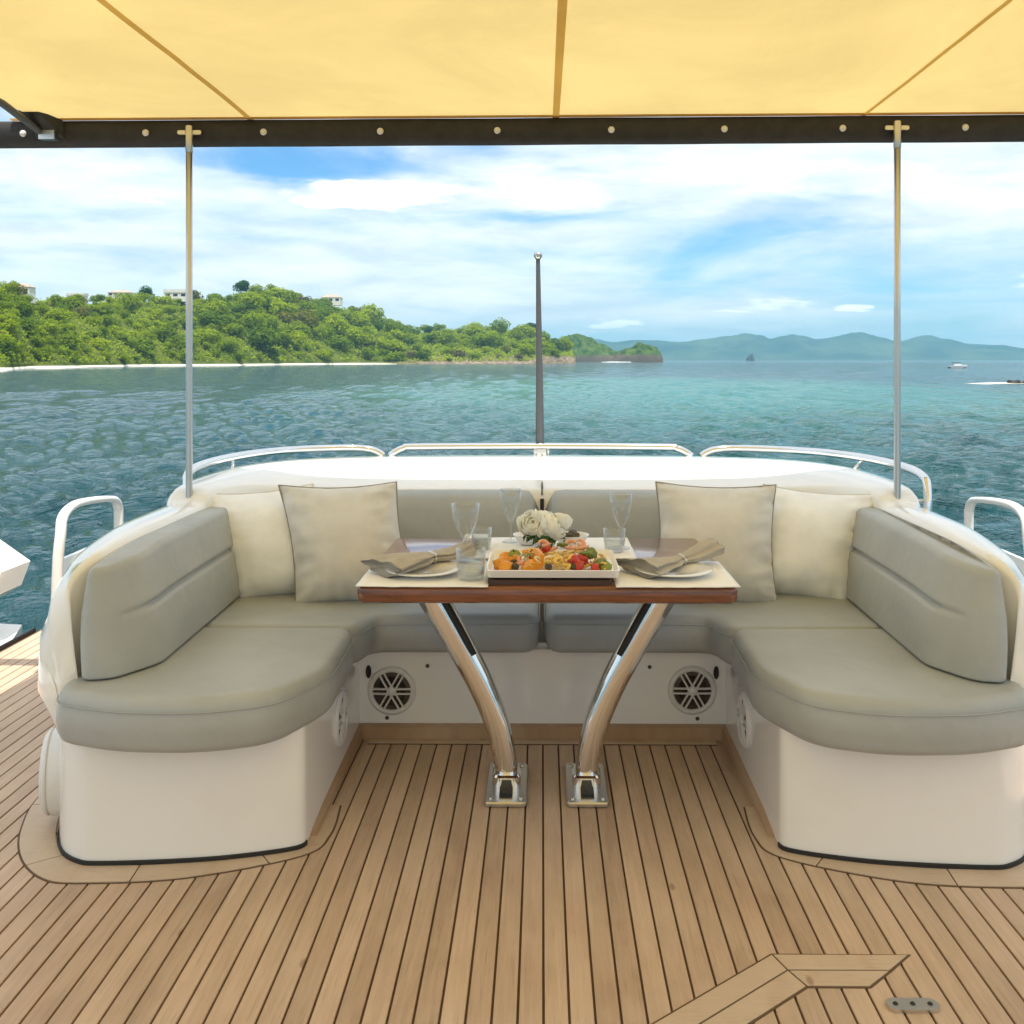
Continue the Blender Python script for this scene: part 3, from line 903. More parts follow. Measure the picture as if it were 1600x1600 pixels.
# ---- hatch let into the deck at the lower right
ht = thing('deck_hatch', (.52, 1.9, 0), 'mitred teak hatch frame let into the deck planking, lower right', 'hatch')
def slab(name, pts, z0, z1, mat, parent, off=(0, 0)):
    mb = MB(); mb.prism([(p[0] - off[0], p[1] - off[1]) for p in ccw(pts)], z0, z1); return mb.build(name, mat, parent)
ho = (.52, 1.9)
dv = Vector((-.2958, -.231)).normalized()
def ext(p, L): return (p[0] + dv.x * L, p[1] + dv.y * L)
c_out, c_mid, c_in = (.5208, 2.182), (.5427, 2.125), (.570, 2.070)
r_out, r_mid, r_in = (.8306, 2.182), (.768, 2.125), (.705, 2.070)
slab('caulk_bed', [inset(ccw([ext(c_out, 1.0), c_out, r_out, r_mid, r_in, c_in, ext(c_in, 1.0)]), -.0032)[i] for i in range(7)], -.004, .0012, 'caulk', ht, ho)
for quad in ([c_out, r_out, r_mid, c_mid], [c_mid, r_mid, r_in, c_in], [ext(c_out, 1.0), c_out, c_mid, ext(c_mid, 1.0)], [ext(c_mid, 1.0), c_mid, c_in, ext(c_in, 1.0)]):
    slab('board', inset(ccw(quad), .0024), -.003, .0026, 'teak_trim', ht, ho)
# flush oval fitting
ov = [(.054 * math.cos(a) ** 1 if True else 0, .020 * math.sin(a)) for a in [2 * math.pi * k / 28 for k in range(28)]]
ov = [(.036 * (1 if c > 0 else -1) + .018 * c, .019 * s) for c, s in [(math.cos(2 * math.pi * (k + .5) / 28), math.sin(2 * math.pi * (k + .5) / 28)) for k in range(28)]]
fp = thing('deck_fitting', (.773, 2.009, .001), 'oval grey metal lifting plate screwed to the deck inside the hatch', 'deck plate')
mb = MB(); mb.prism(ov, -.001, .006); mb.build('plate', 'satin', fp)
for x in (-.036, 0, .036):
    mb = MB(); mb.lathe([(0, .009), (.004, .0085), (.006, .006)], 10, (x, 0, 0)); mb.build('screw', 'black', fp)

# ================================================================== settee
st = thing('settee', (0, 3.5, 0), 'U-shaped white settee with grey vinyl cushions round the table', 'sofa')
def S(o):                      # build in world coordinates, then hang under the settee
    o.parent = st; o.location = (-st.location[0], -st.location[1], -st.location[2]); return o
left = catmull([Vector(p) for p in half[1:]], 5)
outl = [Vector(half[0])] + left + [Vector((-1.42, 4.2)), Vector((-1.2, 4.5)), Vector((-.8, 4.6)), Vector((-.3, 4.63))]
full = outl + [Vector((-p.x, p.y)) for p in reversed(outl)]
mb = MB()
fo = dedupe(full)
mb.loft([[(p[0], p[1], .006) for p in fo], [(p[0], p[1], .336) for p in fo]])
S(mb.build('base', 'gelcoat', autosmooth=35))
# black gasket along the foot
gk = []
for sgn in (1, -1):
    pts = [(p.x * sgn, p.y) for p in catmull([Vector(q) for q in half[1:]], 6)]
    a = [Vector(p) for p in pts]; b = []
    for i, p in enumerate(a):
        t = (a[min(i + 1, len(a) - 1)] - a[max(0, i - 1)]).normalized(); nrm = Vector((-t.y, t.x)) * (-1 if sgn == 1 else 1)
        if nrm.dot(Vector((sgn * .95, -3.1)) + p) > 0: pass
        b.append((p, nrm))
    cen = Vector((-1.04 * sgn, 3.1))
    A_ = [p + (p - cen).normalized() * -.004 for p, _ in b]; B_ = [p + (p - cen).normalized() * .006 for p, _ in b]
    S(strip(A_[2:], B_[2:], .002, .014).build('gasket', 'black'))
# teak skirting inside the U
mb = MB(); mb.box(-.640, .640, 3.404, 3.4405, .0005, .047); S(mb.build('skirting', 'skirt'))
for sgn in (1, -1):
    mb = MB(); x0, x1 = sorted((sgn * .638, sgn * .657)); mb.loft([[(x0, y, .0006), (x1, y, .0006), (x1, y, h), (x0, y, h)] for y, h in ((2.71, .010), (2.85, .026), (3.4403, .046))]); S(mb.build('skirting', 'skirt'))
# ledge lip above the speaker panel
mb = MB(); mb.box(-.62, .62, 3.405, 3.47, .300, .3225); S(mb.build('ledge', 'gelcoat'))
# shell that carries the backrests: stations (inner xy, top outer xy, bulge xy, foot xy, z inner, z outer)
stn = [((-1.275, 2.625), (-1.31, 2.615), (-1.335, 2.615), (-1.30, 2.62), .50, .47),
       ((-1.298, 2.635), (-1.345, 2.63), (-1.385, 2.635), (-1.335, 2.64), .66, .62),
       ((-1.305, 2.66), (-1.360, 2.67), (-1.415, 2.685), (-1.362, 2.69), .735, .70),
       ((-1.285, 2.72), (-1.36, 2.75), (-1.426, 2.77), (-1.392, 2.77), .780, .755),
       ((-1.262, 2.82), (-1.372, 2.86), (-1.432, 2.88), (-1.41, 2.88), .800, .785),
       ((-1.255, 3.10), (-1.385, 3.12), (-1.445, 3.12), (-1.432, 3.12), .812, .810),
       ((-1.255, 3.42), (-1.39, 3.46), (-1.455, 3.46), (-1.442, 3.46), .814, .814),
       ((-1.250, 3.54), (-1.385, 3.57), (-1.46, 3.57), (-1.445, 3.57), .815, .818),
       ((-1.245, 3.60), (-1.39, 3.63), (-1.46, 3.65), (-1.445, 3.65), .852, .864),
       ((-1.220, 3.70), (-1.385, 3.86), (-1.455, 3.90), (-1.44, 3.90), .858, .878),
       ((-1.150, 3.84), (-1.330, 4.18), (-1.41, 4.24), (-1.40, 4.24), .850, .885),
       ((-1.020, 3.93), (-1.160, 4.44), (-1.22, 4.52), (-1.21, 4.52), .834, .888),
       ((-.80, 3.965), (-.86, 4.57), (-.88, 4.66), (-.88, 4.65), .822, .890),
       ((-.40, 3.975), (-.42, 4.605), (-.43, 4.70), (-.43, 4.69), .818, .892),
       ((0.0, 3.975), (0.0, 4.615), (0.0, 4.71), (0.0, 4.70), .818, .893)]
def cross(s):
    i, o, b, f, zi, zo = s
    I, O, B, Fo = (Vector((q[0], q[1], 0)) for q in (i, o, b, f))
    L = lambda t: I.lerp(O, t)
    z = lambda p, h: Vector((p.x, p.y, h))
    wd = (O - I).length; e = min(.02 / wd, .25)
    O2 = O.lerp(B, .45)
    return [z(I, .30), z(I, zi - .022), z(I.lerp(O, e * .35), zi - .006), z(L(e), zi), z(L(.35), zi + (zo - zi) * .38 + min(.03, wd * .045)), z(L(.7), zi + (zo - zi) * .74 + min(.028, wd * .042)),
            z(L(1 - e * .6), zo), z(O, zo - .004), z(O.lerp(B, .25), zo - .022), z(O2, zo - .07), z(O.lerp(B, .85), (zo + min(.45, zo - .05)) / 2 + .01), z(B, min(.43, zo - .07)), z(B.lerp(Fo, .6), .365), z(Fo, .315)]
S_left = [cross(s) for s in stn]
cols = list(zip(*S_left))
dense = [catmull(list(c), 5) for c in cols]
rings = [list(r) for r in zip(*dense)]
mir = [[Vector((-p.x, p.y, p.z)) for p in r] for r in reversed(rings[:-1])]
mb = MB(); allr = rings + mir
mb.loft(allr, closed=True)
S(mb.build('backrest_shell', 'gelcoat', autosmooth=50))
# dark joint in the middle of the coaming
mb = MB(); mb.tube([(0, 3.972, .79), (0, 3.99, .824), (0, 4.25, .854), (0, 4.60, .8945)], .0045, 6); S(mb.build('coaming_joint', 'piping'))

# seat cushions
armp = round_poly([(-.615, 3.155), (-.605, 2.74), (-.70, 2.52), (-.88, 2.455), (-1.11, 2.462), (-1.285, 2.525), (-1.31, 2.61), (-1.28, 2.80), (-1.22, 3.155)],
                  [.07, .3, .18, .5, .5, .14, .10, .2, .07], 8)
rearp = round_poly([(-.012, 3.30), (-.012, 4.02), (-1.20, 4.02), (-1.24, 3.70), (-1.22, 3.161), (-.61, 3.161), (-.575, 3.30)], [.07, .07, .1, .1, .07, .07, .05], 6)
def seatcush(poly, z0, z1):
    return cushion('seat_cushion', poly, z0, z1, .034, None, bottom=.9)
for sgn in (1, -1):
    pa = armp if sgn == 1 else mirror(armp); pr = rearp if sgn == 1 else mirror(rearp)
    for q_, za, zb in ((pa, .330, .476), (pr, .335, .474)):
        sc_ = S(seatcush(q_, za, zb))
        ring = inset(ccw(dedupe(resample(q_, .06))), -.0035)
        mb = MB(); mb.tube([(p[0], p[1], zb - .034) for p in ring] + [(ring[0][0], ring[0][1], zb - .034)], .0018, 6); mb.build('piping', 'vinyl_seam', sc_, True)
# side back cushions with a horizontal tuck
sidep = round_poly([(-1.11, 3.64), (-1.085, 2.74), (-1.165, 2.60), (-1.255, 2.58), (-1.268, 2.68), (-1.268, 3.64)], [.06, .14, .09, .075, .06, .06], 7)
def side_lean(sgn):
    def f(p, z):
        k = (z - .47) / .33; w_ = max(0, min(1, (1.268 - abs(p[0])) / .18))
        return (-.072 * k * w_ * sgn, .050 * k * max(0, min(1, (3.1 - p[1]) / .5)))
    return f
def dentf(p):
    return (.020 * max(0, min(1, (p[1] - 2.68) / .07)) if abs(p[0]) < 1.14 else 0)
for sgn in (1, -1):
    po = sidep if sgn == 1 else mirror(sidep)
    S(cushion('back_cushion', po, .480, .798, .020, None, lean=side_lean(sgn), dent=(.655, dentf), belly=.010, drop=lambda y: .032 * max(0, (2.98 - y) / .38) ** 1.5))
# rear back cushions
def rearback(sgn):
    w0, w1 = .008, 1.02
    rings = []
    prof = [(4.00, .482), (3.925, .482), (3.895, .50), (3.885, .56), (3.892, .66), (3.905, .74), (3.925, .785), (3.955, .806), (3.985, .812), (4.0, .80)]
    n = 22
    for i in range(n + 1):
        t = i / n
        x = w0 + (w1 - w0) * t
        e0 = min(1, (x - w0) / .07); e1 = min(1, (w1 - x) / .05)
        e = math.sqrt(max(0, 1 - (1 - min(e0, e1)) ** 2)) if min(e0, e1) < 1 else 1
        ring = []
        for y, z in prof:
            yy = 4.0 - (4.0 - y) * (.25 + .75 * e); zz = .482 + (z - .482) * (.80 + .20 * e) if z > .6 else z
            ring.append((sgn * -x, yy, zz))
        rings.append(ring)
    mb = MB(); mb.loft(rings); return mb.build('back_cushion', 'vinyl', None, True)
S(rearback(1)); S(rearback(-1))
mb = MB(); mb.box(-.008, .008, 3.955, 3.985, .45, .775); S(mb.build('gap_shade_strip', 'black'))  # black strip stands in for the shade between the two back cushions
# small dark vents and screws in the speaker panel
for x in (-.622, .622):
    mb = MB(); mb.lathe([(0, 0), (.008, .0), (.010, .004), (.006, .006), (0, .005)], 16, (0, 0, 0), 'Y')
    o = mb.build('vent', 'black', smooth=True); o.scale = (1, 1, 2.4); o.parent = st; o.location = (x, 3.4385 - 3.5, .232)
for x, z in ((-.411, .252), (.385, .250), (-.556, .065), (.556, .066)):
    mb = MB(); mb.lathe([(0, .003), (.006, .003), (.0075, 0)], 10, (0, 0, 0), 'Y'); o = mb.build('screw', 'cone', st); o.location = (x, 3.4395 - 3.5, z)

# ---- loudspeakers
def speaker(loc, r, axis, label, pod=0):
    t = thing('loudspeaker', loc, label, 'loudspeaker', 'marine loudspeakers in the settee')
    k = r / .087
    mb = MB(); mb.lathe([(0, -.006 * k), (.074 * k, .004 * k), (.076 * k, .001)], 32, (0, 0, 0), 'Y'); mb.build('cone', 'cone', t, True)
    mb = MB(); mb.lathe([(.067 * k, .004 * k), (.071 * k, .011 * k), (.078 * k, .012 * k), (.087 * k, .004 * k), (.088 * k, -.002), (.067 * k, -.002)], 40, (0, 0, 0), 'Y', True); mb.build('rim', 'speaker_white', t, True)
    mb = MB(); mb.lathe([(0, .017 * k), (.013 * k, .016 * k), (.018 * k, .011 * k), (.018 * k, .006 * k)], 20, (0, 0, 0), 'Y'); mb.build('hub', 'speaker_white', t, True)
    mb = MB()
    for d in (-1, 1):
        mb.loft([[(.012 * k, -.007 * k, (d * .0085 - .0035) * k), (.012 * k, -.014 * k, (d * .0085 - .0025) * k), (.012 * k, -.014 * k, (d * .0085 + .0025) * k), (.012 * k, -.007 * k, (d * .0085 + .0035) * k)],
                 [(.072 * k, -.005 * k, (d * .0085 - .0035) * k), (.072 * k, -.011 * k, (d * .0085 - .0025) * k), (.072 * k, -.011 * k, (d * .0085 + .0025) * k), (.072 * k, -.005 * k, (d * .0085 + .0035) * k)]])
    sp0 = mb.build('spoke', 'speaker_white', t)
    for q in range(1, 6): copy_obj(sp0, t, rot=(0, R(60 * q), 0))
    if pod:
        mb = MB(); mb.lathe([(r * .70, -.0022), (r * .98, -.0022), (r * 1.03, -.012), (r * 1.03, -pod)], 40, (0, 0, 0), 'Y'); mb.build('housing', 'speaker_white', t, autosmooth=40)
    t.rotation_euler = (0, 0, axis)
    return t
speaker((-.539, 3.4395, .163), .087, 0, 'white six-spoke loudspeaker in the rear panel, left of the table legs')
speaker((.537, 3.4395, .168), .087, 0, 'white six-spoke loudspeaker in the rear panel, right of the table legs')
speaker((-.6535, 3.10, .190), .087, R(90), 'white loudspeaker seen edge-on in the inner wall of the left seat')
speaker((.6535, 3.10, .190), .087, R(-90), 'white loudspeaker seen edge-on in the inner wall of the right seat')
speaker((-1.432, 2.79, .150), .118, R(-72), 'large white loudspeaker on the outer side of the left seat near the deck', .07)

# ================================================================== canopy
CZ = 2.262
cp = thing('canopy', (0, 3.65, CZ), 'translucent yellow canvas awning stretched overhead with a dark edge band', 'awning')
cp.rotation_euler = (0, -.0044, 0)
CO = Vector((0, 3.65, CZ))
def sag(x, y):
    s = .018 * math.sin(x * 1.7 + .4) * math.sin((3.62 - y) * .9) + .016 * noise.fractal(Vector((x * .9 + y * .35, y * .55, 2.0)), 1, 2, 4)
    return s * min(1, (3.62 - y) / .5) if y < 3.62 else 0
V = []; F = []
nx, ny = 84, 120
for i in range(nx + 1):
    for j in range(ny + 1):
        x = -1.90 + 3.85 * i / nx; y = 3.62 - 6.8 * (j / ny) ** 1.15
        V.append(Vector((x, y, CZ + .004 + sag(x, y))) - CO)
n = ny + 1
for i in range(nx):
    for j in range(ny): F.append((i * n + j, i * n + j + 1, (i + 1) * n + j + 1, (i + 1) * n + j))
mesh_obj('fabric', V, F, 'canopy', cp, True)
for xs, wdt in ((-1.10, .022), (.052, .025), (1.205, .016)):
    V = []; F = []
    for j in range(81):
        y = 3.615 - 6.7 * j / 80
        for d in (-1, 1): V.append(Vector((xs + d * wdt / 2, y, CZ - .0015 + sag(xs, y))) - CO)
    for j in range(80): F.append((2 * j, 2 * j + 1, 2 * j + 3, 2 * j + 2))
    mesh_obj('seam', V, F, 'canopy_seam', cp, True)
# dark edge band sewn round the cross bar
prof = [(3.612, -.002), (3.604, -.012), (3.602, -.040), (3.606, -.070), (3.620, -.090), (3.650, -.096), (3.680, -.088), (3.694, -.045), (3.680, -.006), (3.650, .006)]
rings = []
for i in range(41):
    x = -2.3 + 4.6 * i / 40
    wv = .0016 * noise.noise(Vector((x * 3, 0, 0)))
    rings.append([(x - CO.x, y - CO.y + wv, z + wv) for y, z in prof])
mb = MB(); mb.loft(rings); mb.build('edge_band', 'sleeve', cp, True)
mb = MB(); mb.box(-2.0, 2.0, -.060, -.040, -.0015, .0035); mb.build('hem', 'canopy_seam', cp)
for xp, yp in ((33, 203), (226, 202), (411, 203), (594, 202), (777, 202), (955, 200), (1131, 200), (1315, 197), (1505, 195)):
    d = 3.605; x = (xp - 847) / 1500 * d; z = EYE + 360 / 1500 * d - .004
    mb = MB(); mb.lathe([(0, .008), (.007, .0075), (.012, .004), (.013, 0)], 14, (0, 0, 0), 'Y')
    o = mb.build('stud', 'speaker_white', cp, True); o.location = Vector((x, 3.6015, z)) - CO
# side tube and its clamp at the left corner
tubep = catmull([(-1.875, 3.60, 2.205), (-1.885, 3.45, 2.236), (-1.895, 3.2, 2.272), (-1.90, 2.6, 2.285), (-1.90, 0, 2.285), (-1.90, -3, 2.285)], 6)
mb = MB(); mb.tube([p - CO for p in tubep], .014, 10); mb.build('side_tube', 'staff', cp, True)
mb = MB(); mb.tube([Vector((-p.x + .05, p.y, p.z)) - CO for p in tubep], .014, 10); mb.build('side_tube', 'staff', cp, True)
for sx_ in (-1.85, 1.90):
    mb = MB(); mb.box(sx_ - .03, sx_ + .03, -.085, -.052, -.080, -.045); mb.build('clamp', 'satin', cp)
mb = MB(); mb.loft([[(-1.93 , -.06, .0), (-1.80, -.06, -.005), (-1.80, -.05, -.07), (-1.90, -.05, -.07)], [(-1.92, -.16, .008), (-1.84, -.16, .008), (-1.84, -.15, -.004), (-1.90, -.15, -.004)]])
mb.build('corner_pad', 'sleeve', cp)

# ---- poles that carry the bar
for sgn, nm in ((-1, 'left'), (1, 'right')):
    X = sgn * 1.322
    t = thing('awning_pole', (X, 3.585, .81), f'slim steel pole holding up the awning on the {nm} shoulder of the settee', 'pole')
    zt = 2.232 + sgn * .006 - .81
    mb = MB(); mb.tube([(0, 0, -.02), (0, 0, .04), (0, 0, zt * .5), (0, 0, zt - .09)], .0122, 14); mb.build('tube', 'brushed', t, True)
    mb = MB(); mb.tube([(0, 0, zt - .10), (0, 0, zt - .095), (0, 0, zt - .004), (0, 0, zt)], [.0125, .0145, .0145, .012], 12); mb.build('cap', 'brushed', t, autosmooth=40)
    mb = MB(); mb.prism(round_poly([(-.045, -.008), (.045, -.008), (.045, .008), (-.045, .008)], .008), -.008, .008)
    o = mb.build('bracket', 'satin', t); o.rotation_euler = (R(90), 0, 0); o.location = (0, .008, zt - .024)
    mb = MB(); mb.lathe([(0, .014), (.016, .012), (.019, .002), (.019, -.02)], 18, (0, 0, 0)); mb.build('foot', 'brushed', t, True)

# ================================================================== rails
def rail(pts, posts, label, r=.0165, name='guard_rail', cat='rail', low=None):
    c = Vector(pts[0])
    t = thing(name, c, label, cat)
    mb = MB(); mb.tube([p - c for p in catmull([Vector(p) for p in pts], 6)], r, 12); mb.build('tube', 'steel', t, True)
    for a, b in posts:
        mb = MB(); mb.tube([Vector(a) - c, Vector(b) - c], .006, 8); mb.build('post', 'steel', t, True)
    return t
rail([(-1.375, 3.70, .79), (-1.382, 3.72, .86), (-1.385, 3.76, .910), (-1.375, 3.95, .926), (-1.32, 4.25, .928), (-1.19, 4.50, .926), (-.95, 4.62, .925), (-.84, 4.635, .918), (-.79, 4.64, .900), (-.77, 4.64, .885)],
     [((-1.345, 4.16, .87), (-1.345, 4.17, .928))], 'curved steel rail along the left rear corner of the coaming')
rail([(1.495, 3.74, .72), (1.503, 3.755, .83), (1.50, 3.80, .892), (1.46, 3.98, .918), (1.35, 4.26, .928), (1.19, 4.50, .926), (.95, 4.62, .925), (.84, 4.635, .918), (.79, 4.64, .900), (.77, 4.64, .885)],
     [((1.34, 4.16, .87), (1.395, 4.17, .924)), ((1.50, 3.75, .80), (1.38, 3.75, .805))], 'curved steel rail along the right rear corner of the coaming')
rail([(-.735, 4.64, .885), (-.715, 4.64, .900), (-.67, 4.645, .922), (-.60, 4.65, .928), (0, 4.665, .930), (.58, 4.65, .928), (.65, 4.645, .922), (.70, 4.64, .900), (.72, 4.64, .885)],
     [((-.03, 4.655, .885), (-.03, 4.66, .93)), ((.03, 4.655, .885), (.03, 4.66, .93))], 'straight steel rail across the middle of the rear coaming')
def flatbar(pts, w_, th, axis):
    """bar of rounded rectangular section swept along pts; axis = direction of the wide side"""
    P = catmull([Vector(p) for p in pts], 6); rings = []
    for i, p in enumerate(P):
        t = (P[min(i + 1, len(P) - 1)] - P[max(i - 1, 0)]).normalized()
        a = axis - t * axis.dot(t); a.normalize(); b = t.cross(a)
        rings.append([p + a * (w_ / 2 * x) + b * (th / 2 * y) for x, y in ((1, .5), (.6, 1), (-.6, 1), (-1, .5), (-1, -.5), (-.6, -1), (.6, -1), (1, -.5))])
    mb = MB(); mb.loft(rings); return mb
for sgn, nm in ((-1, 'left'), (1, 'right')):
    c = Vector((sgn * 2.44, 4.79, 0))
    t = thing('stair_hoop', c, f'white tubular grab hoop standing at the {nm} edge of the deck', 'grab rail')
    k = sgn
    pts = [(0, 0, -.10), (-.012 * k, 0, .30), (-.022 * k, .01, .47), (-.01 * k, .06, .555), (.01 * k, .22, .590), (.03 * k, .50, .575), (.03 * k, .72, .545), (.035 * k, .79, .49), (.035 * k, .80, .40), (.035 * k, .80, -.10)]
    flatbar(pts, .050, .034, Vector((1, 0, 0))).build('hoop', 'speaker_white', t, True)
    mb = MB(); mb.loft([[(-.002 * k, .03, -.1), (.02 * k, .03, -.1), (.02 * k, .03, .335), (-.002 * k, .03, .335)], [(.012 * k, .78, -.1), (.034 * k, .78, -.1), (.034 * k, .78, .335), (.012 * k, .78, .335)]])
    mb.build('panel', 'gelcoat', t)
    mb = MB(); mb.lathe([(0, .02), (.016, .018), (.02, 0)], 14, (-.02 * k, .70, .30), 'X'); mb.build('catch', 'black', t)
# white bulwark pieces outboard of the deck, far left
bw = thing('bulwark_coaming', (-2.55, 4.5, 0), 'low white coaming with chamfered end along the left deck edge', 'coaming')
mb = MB(); mb.loft([[(-.9, -3.5, -.10), (.02, -3.5, -.10), (.02, -3.5, .012), (-.9, -3.5, .06)], [(-.9, .06, -.10), (.02, .06, -.10), (.02, .06, .012), (-.9, .06, .06)],
                    [(-.9, .30, -.10), (-.04, .26, -.10), (-.04, .26, .03), (-.9, .30, .06)]]); mb.build('coaming', 'gelcoat', bw)
mb = MB(); mb.box(.0215, .029, -3.5, .26, -.02, .016); mb.build('edge_seam', 'black', bw)
wb = thing('wing_fairing', (-2.62, 4.55, .05), 'angular white fairing on a short post at the left edge of the picture', 'fairing')
mb = MB(); pr = [(-.75, .14), (-.02, .14), (.055, .19), (.10, .31), (-.10, .45), (-.75, .70)]
mb.loft([[(x, -.10, z) for x, z in pr], [(x * .98, .16, z * .98 + .005) for x, z in pr]]); mb.build('fairing', 'gelcoat', wb)
mb = MB(); mb.box(-.11, -.04, -.05, .08, -.03, .16); mb.build('post', 'satin', wb)
mb = MB(); mb.box(-.40, -.12, -.04, .10, -.03, .15); mb.build('core', 'boatdark', wb)

# ---- flagstaff with light
fs = thing('flagstaff', (-.010, 4.69, .80), 'tapered dark grey staff with small light on top behind the rear rail', 'flagstaff')
mb = MB(); mb.tube([(0, 0, 0), (0, 0, .12), (-.004, .02, .55), (-.010, .04, 1.045)], [.0225, .0222, .0165, .0105], 14); mb.build('staff', 'staff', fs, autosmooth=40)
mb = MB(); mb.lathe([(.012, 1.045), (.016, 1.052), (.021, 1.060), (.0215, 1.072), (.019, 1.078), (.012, 1.072), (.0, 1.068)], 18, (-.010, .04, 0)); mb.build('lamp', 'satin', fs, True)
mb = MB(); mb.box(-.03, .03, -.03, .03, .08, .115); mb.build('bracket', 'satin', fs)

# ================================================================== throw pillows
def pillow(label, cen, yaw, pitch, roll, w_, h_, th, mat, edge, seed, shear=0.0):
    t = thing('throw_pillow', cen, label, 'pillow', 'throw pillows on the settee')
    n = 40
    def pt(u, v, side):
        cx = 1 - .095 * (1 - abs(v) ** 2.0) ; cyv = 1 - .080 * (1 - abs(u) ** 2.0)
        x = w_ / 2 * u * cx; y = h_ / 2 * v * cyv
        g = max(0, (1 - abs(u) ** 2.4)) * max(0, (1 - abs(v) ** 2.4))
        z = th / 2 * g ** .72
        # creases that run in from the seams and slump towards the bottom
        q = Vector((u * 1.1 + seed, v * 4.0, seed * .7)); q2 = Vector((u * 4.0, v * 1.1 + seed, seed * .3))
        ev = (max(0, abs(u) - .30) / .70) ** 1.3; eu = (max(0, abs(v) - .40) / .60) ** 1.3
        rg = lambda w: (1 - abs(noise.noise(w)) * 2.4) + .4 * (1 - abs(noise.noise(w * 2.3)) * 2.4)
        z += g ** .3 * (.026 * rg(q * 1.25) * ev + .020 * rg(q2 * 1.25) * eu + .016 * noise.noise(q * .5))
        z *= 1 - .22 * v
        return Vector((x - shear * y, y, side * z))
    V = []; F = []
    for side in (1, -1):
        k0 = len(V)
        for i in range(n + 1):
            for j in range(n + 1):
                u = math.sin((2 * i / n - 1) * math.pi / 2 * .98) / math.sin(math.pi / 2 * .98); v = math.sin((2 * j / n - 1) * math.pi / 2 * .98) / math.sin(math.pi / 2 * .98)
                V.append(pt(u, v, side))
        for i in range(n):
            for j in range(n): F.append((k0 + i * (n + 1) + j, k0 + (i + 1) * (n + 1) + j, k0 + (i + 1) * (n + 1) + j + 1, k0 + i * (n + 1) + j + 1))
    o = mesh_obj('cover', V, F, mat, t, True)
    bm = bmesh.new(); bm.from_mesh(o.data); bmesh.ops.remove_doubles(bm, verts=bm.verts, dist=.0004); bmesh.ops.recalc_face_normals(bm, faces=bm.faces); bm.to_mesh(o.data); bm.free()
    ring = []
    for (u0, v0), (u1, v1) in (((-1, -1), (1, -1)), ((1, -1), (1, 1)), ((1, 1), (-1, 1)), ((-1, 1), (-1, -1))):
        for k in range(20):
            s = k / 20; u = u0 + (u1 - u0) * s; v = v0 + (v1 - v0) * s
            p = pt(u, v, 1); ring.append(Vector((p.x, p.y, 0)))
    mb = MB(); mb.tube(ring + [ring[0]], .0042, 6); mb.build('piping', edge, t, True)
    # local x right, y up, z towards the viewer
    base = Matrix(((1, 0, 0), (0, 0, -1), (0, 1, 0))).to_4x4()
    mtx = Matrix.Rotation(yaw, 4, 'Z') @ Matrix.Rotation(pitch, 4, 'X') @ base @ Matrix.Rotation(roll, 4, 'Z')
    t.rotation_euler = mtx.to_euler()
    return t
pillow('plain cream pillow at the far left, leaning in the settee corner', (-1.03, 3.650, .648), R(16), R(-16), R(3), .42, .43, .27, 'cream', 'cream_edge', 1.3, .20)
pillow('beige pillow with dark piping left of the table, before the cream one', (-.725, 3.565, .664), R(5), R(-17), R(1), .44, .455, .26, 'beige', 'beige_edge', 4.1, .17)
pillow('beige pillow with dark piping right of the table', (.645, 3.575, .664), R(-3), R(-17), R(-1), .45, .455, .26, 'beige', 'beige_edge', 7.7, -.02)
pillow('plain cream pillow at the far right, leaning in the settee corner', (1.005, 3.650, .648), R(-16), R(-16), R(-3), .42, .43, .27, 'cream', 'cream_edge', 9.2, -.16)

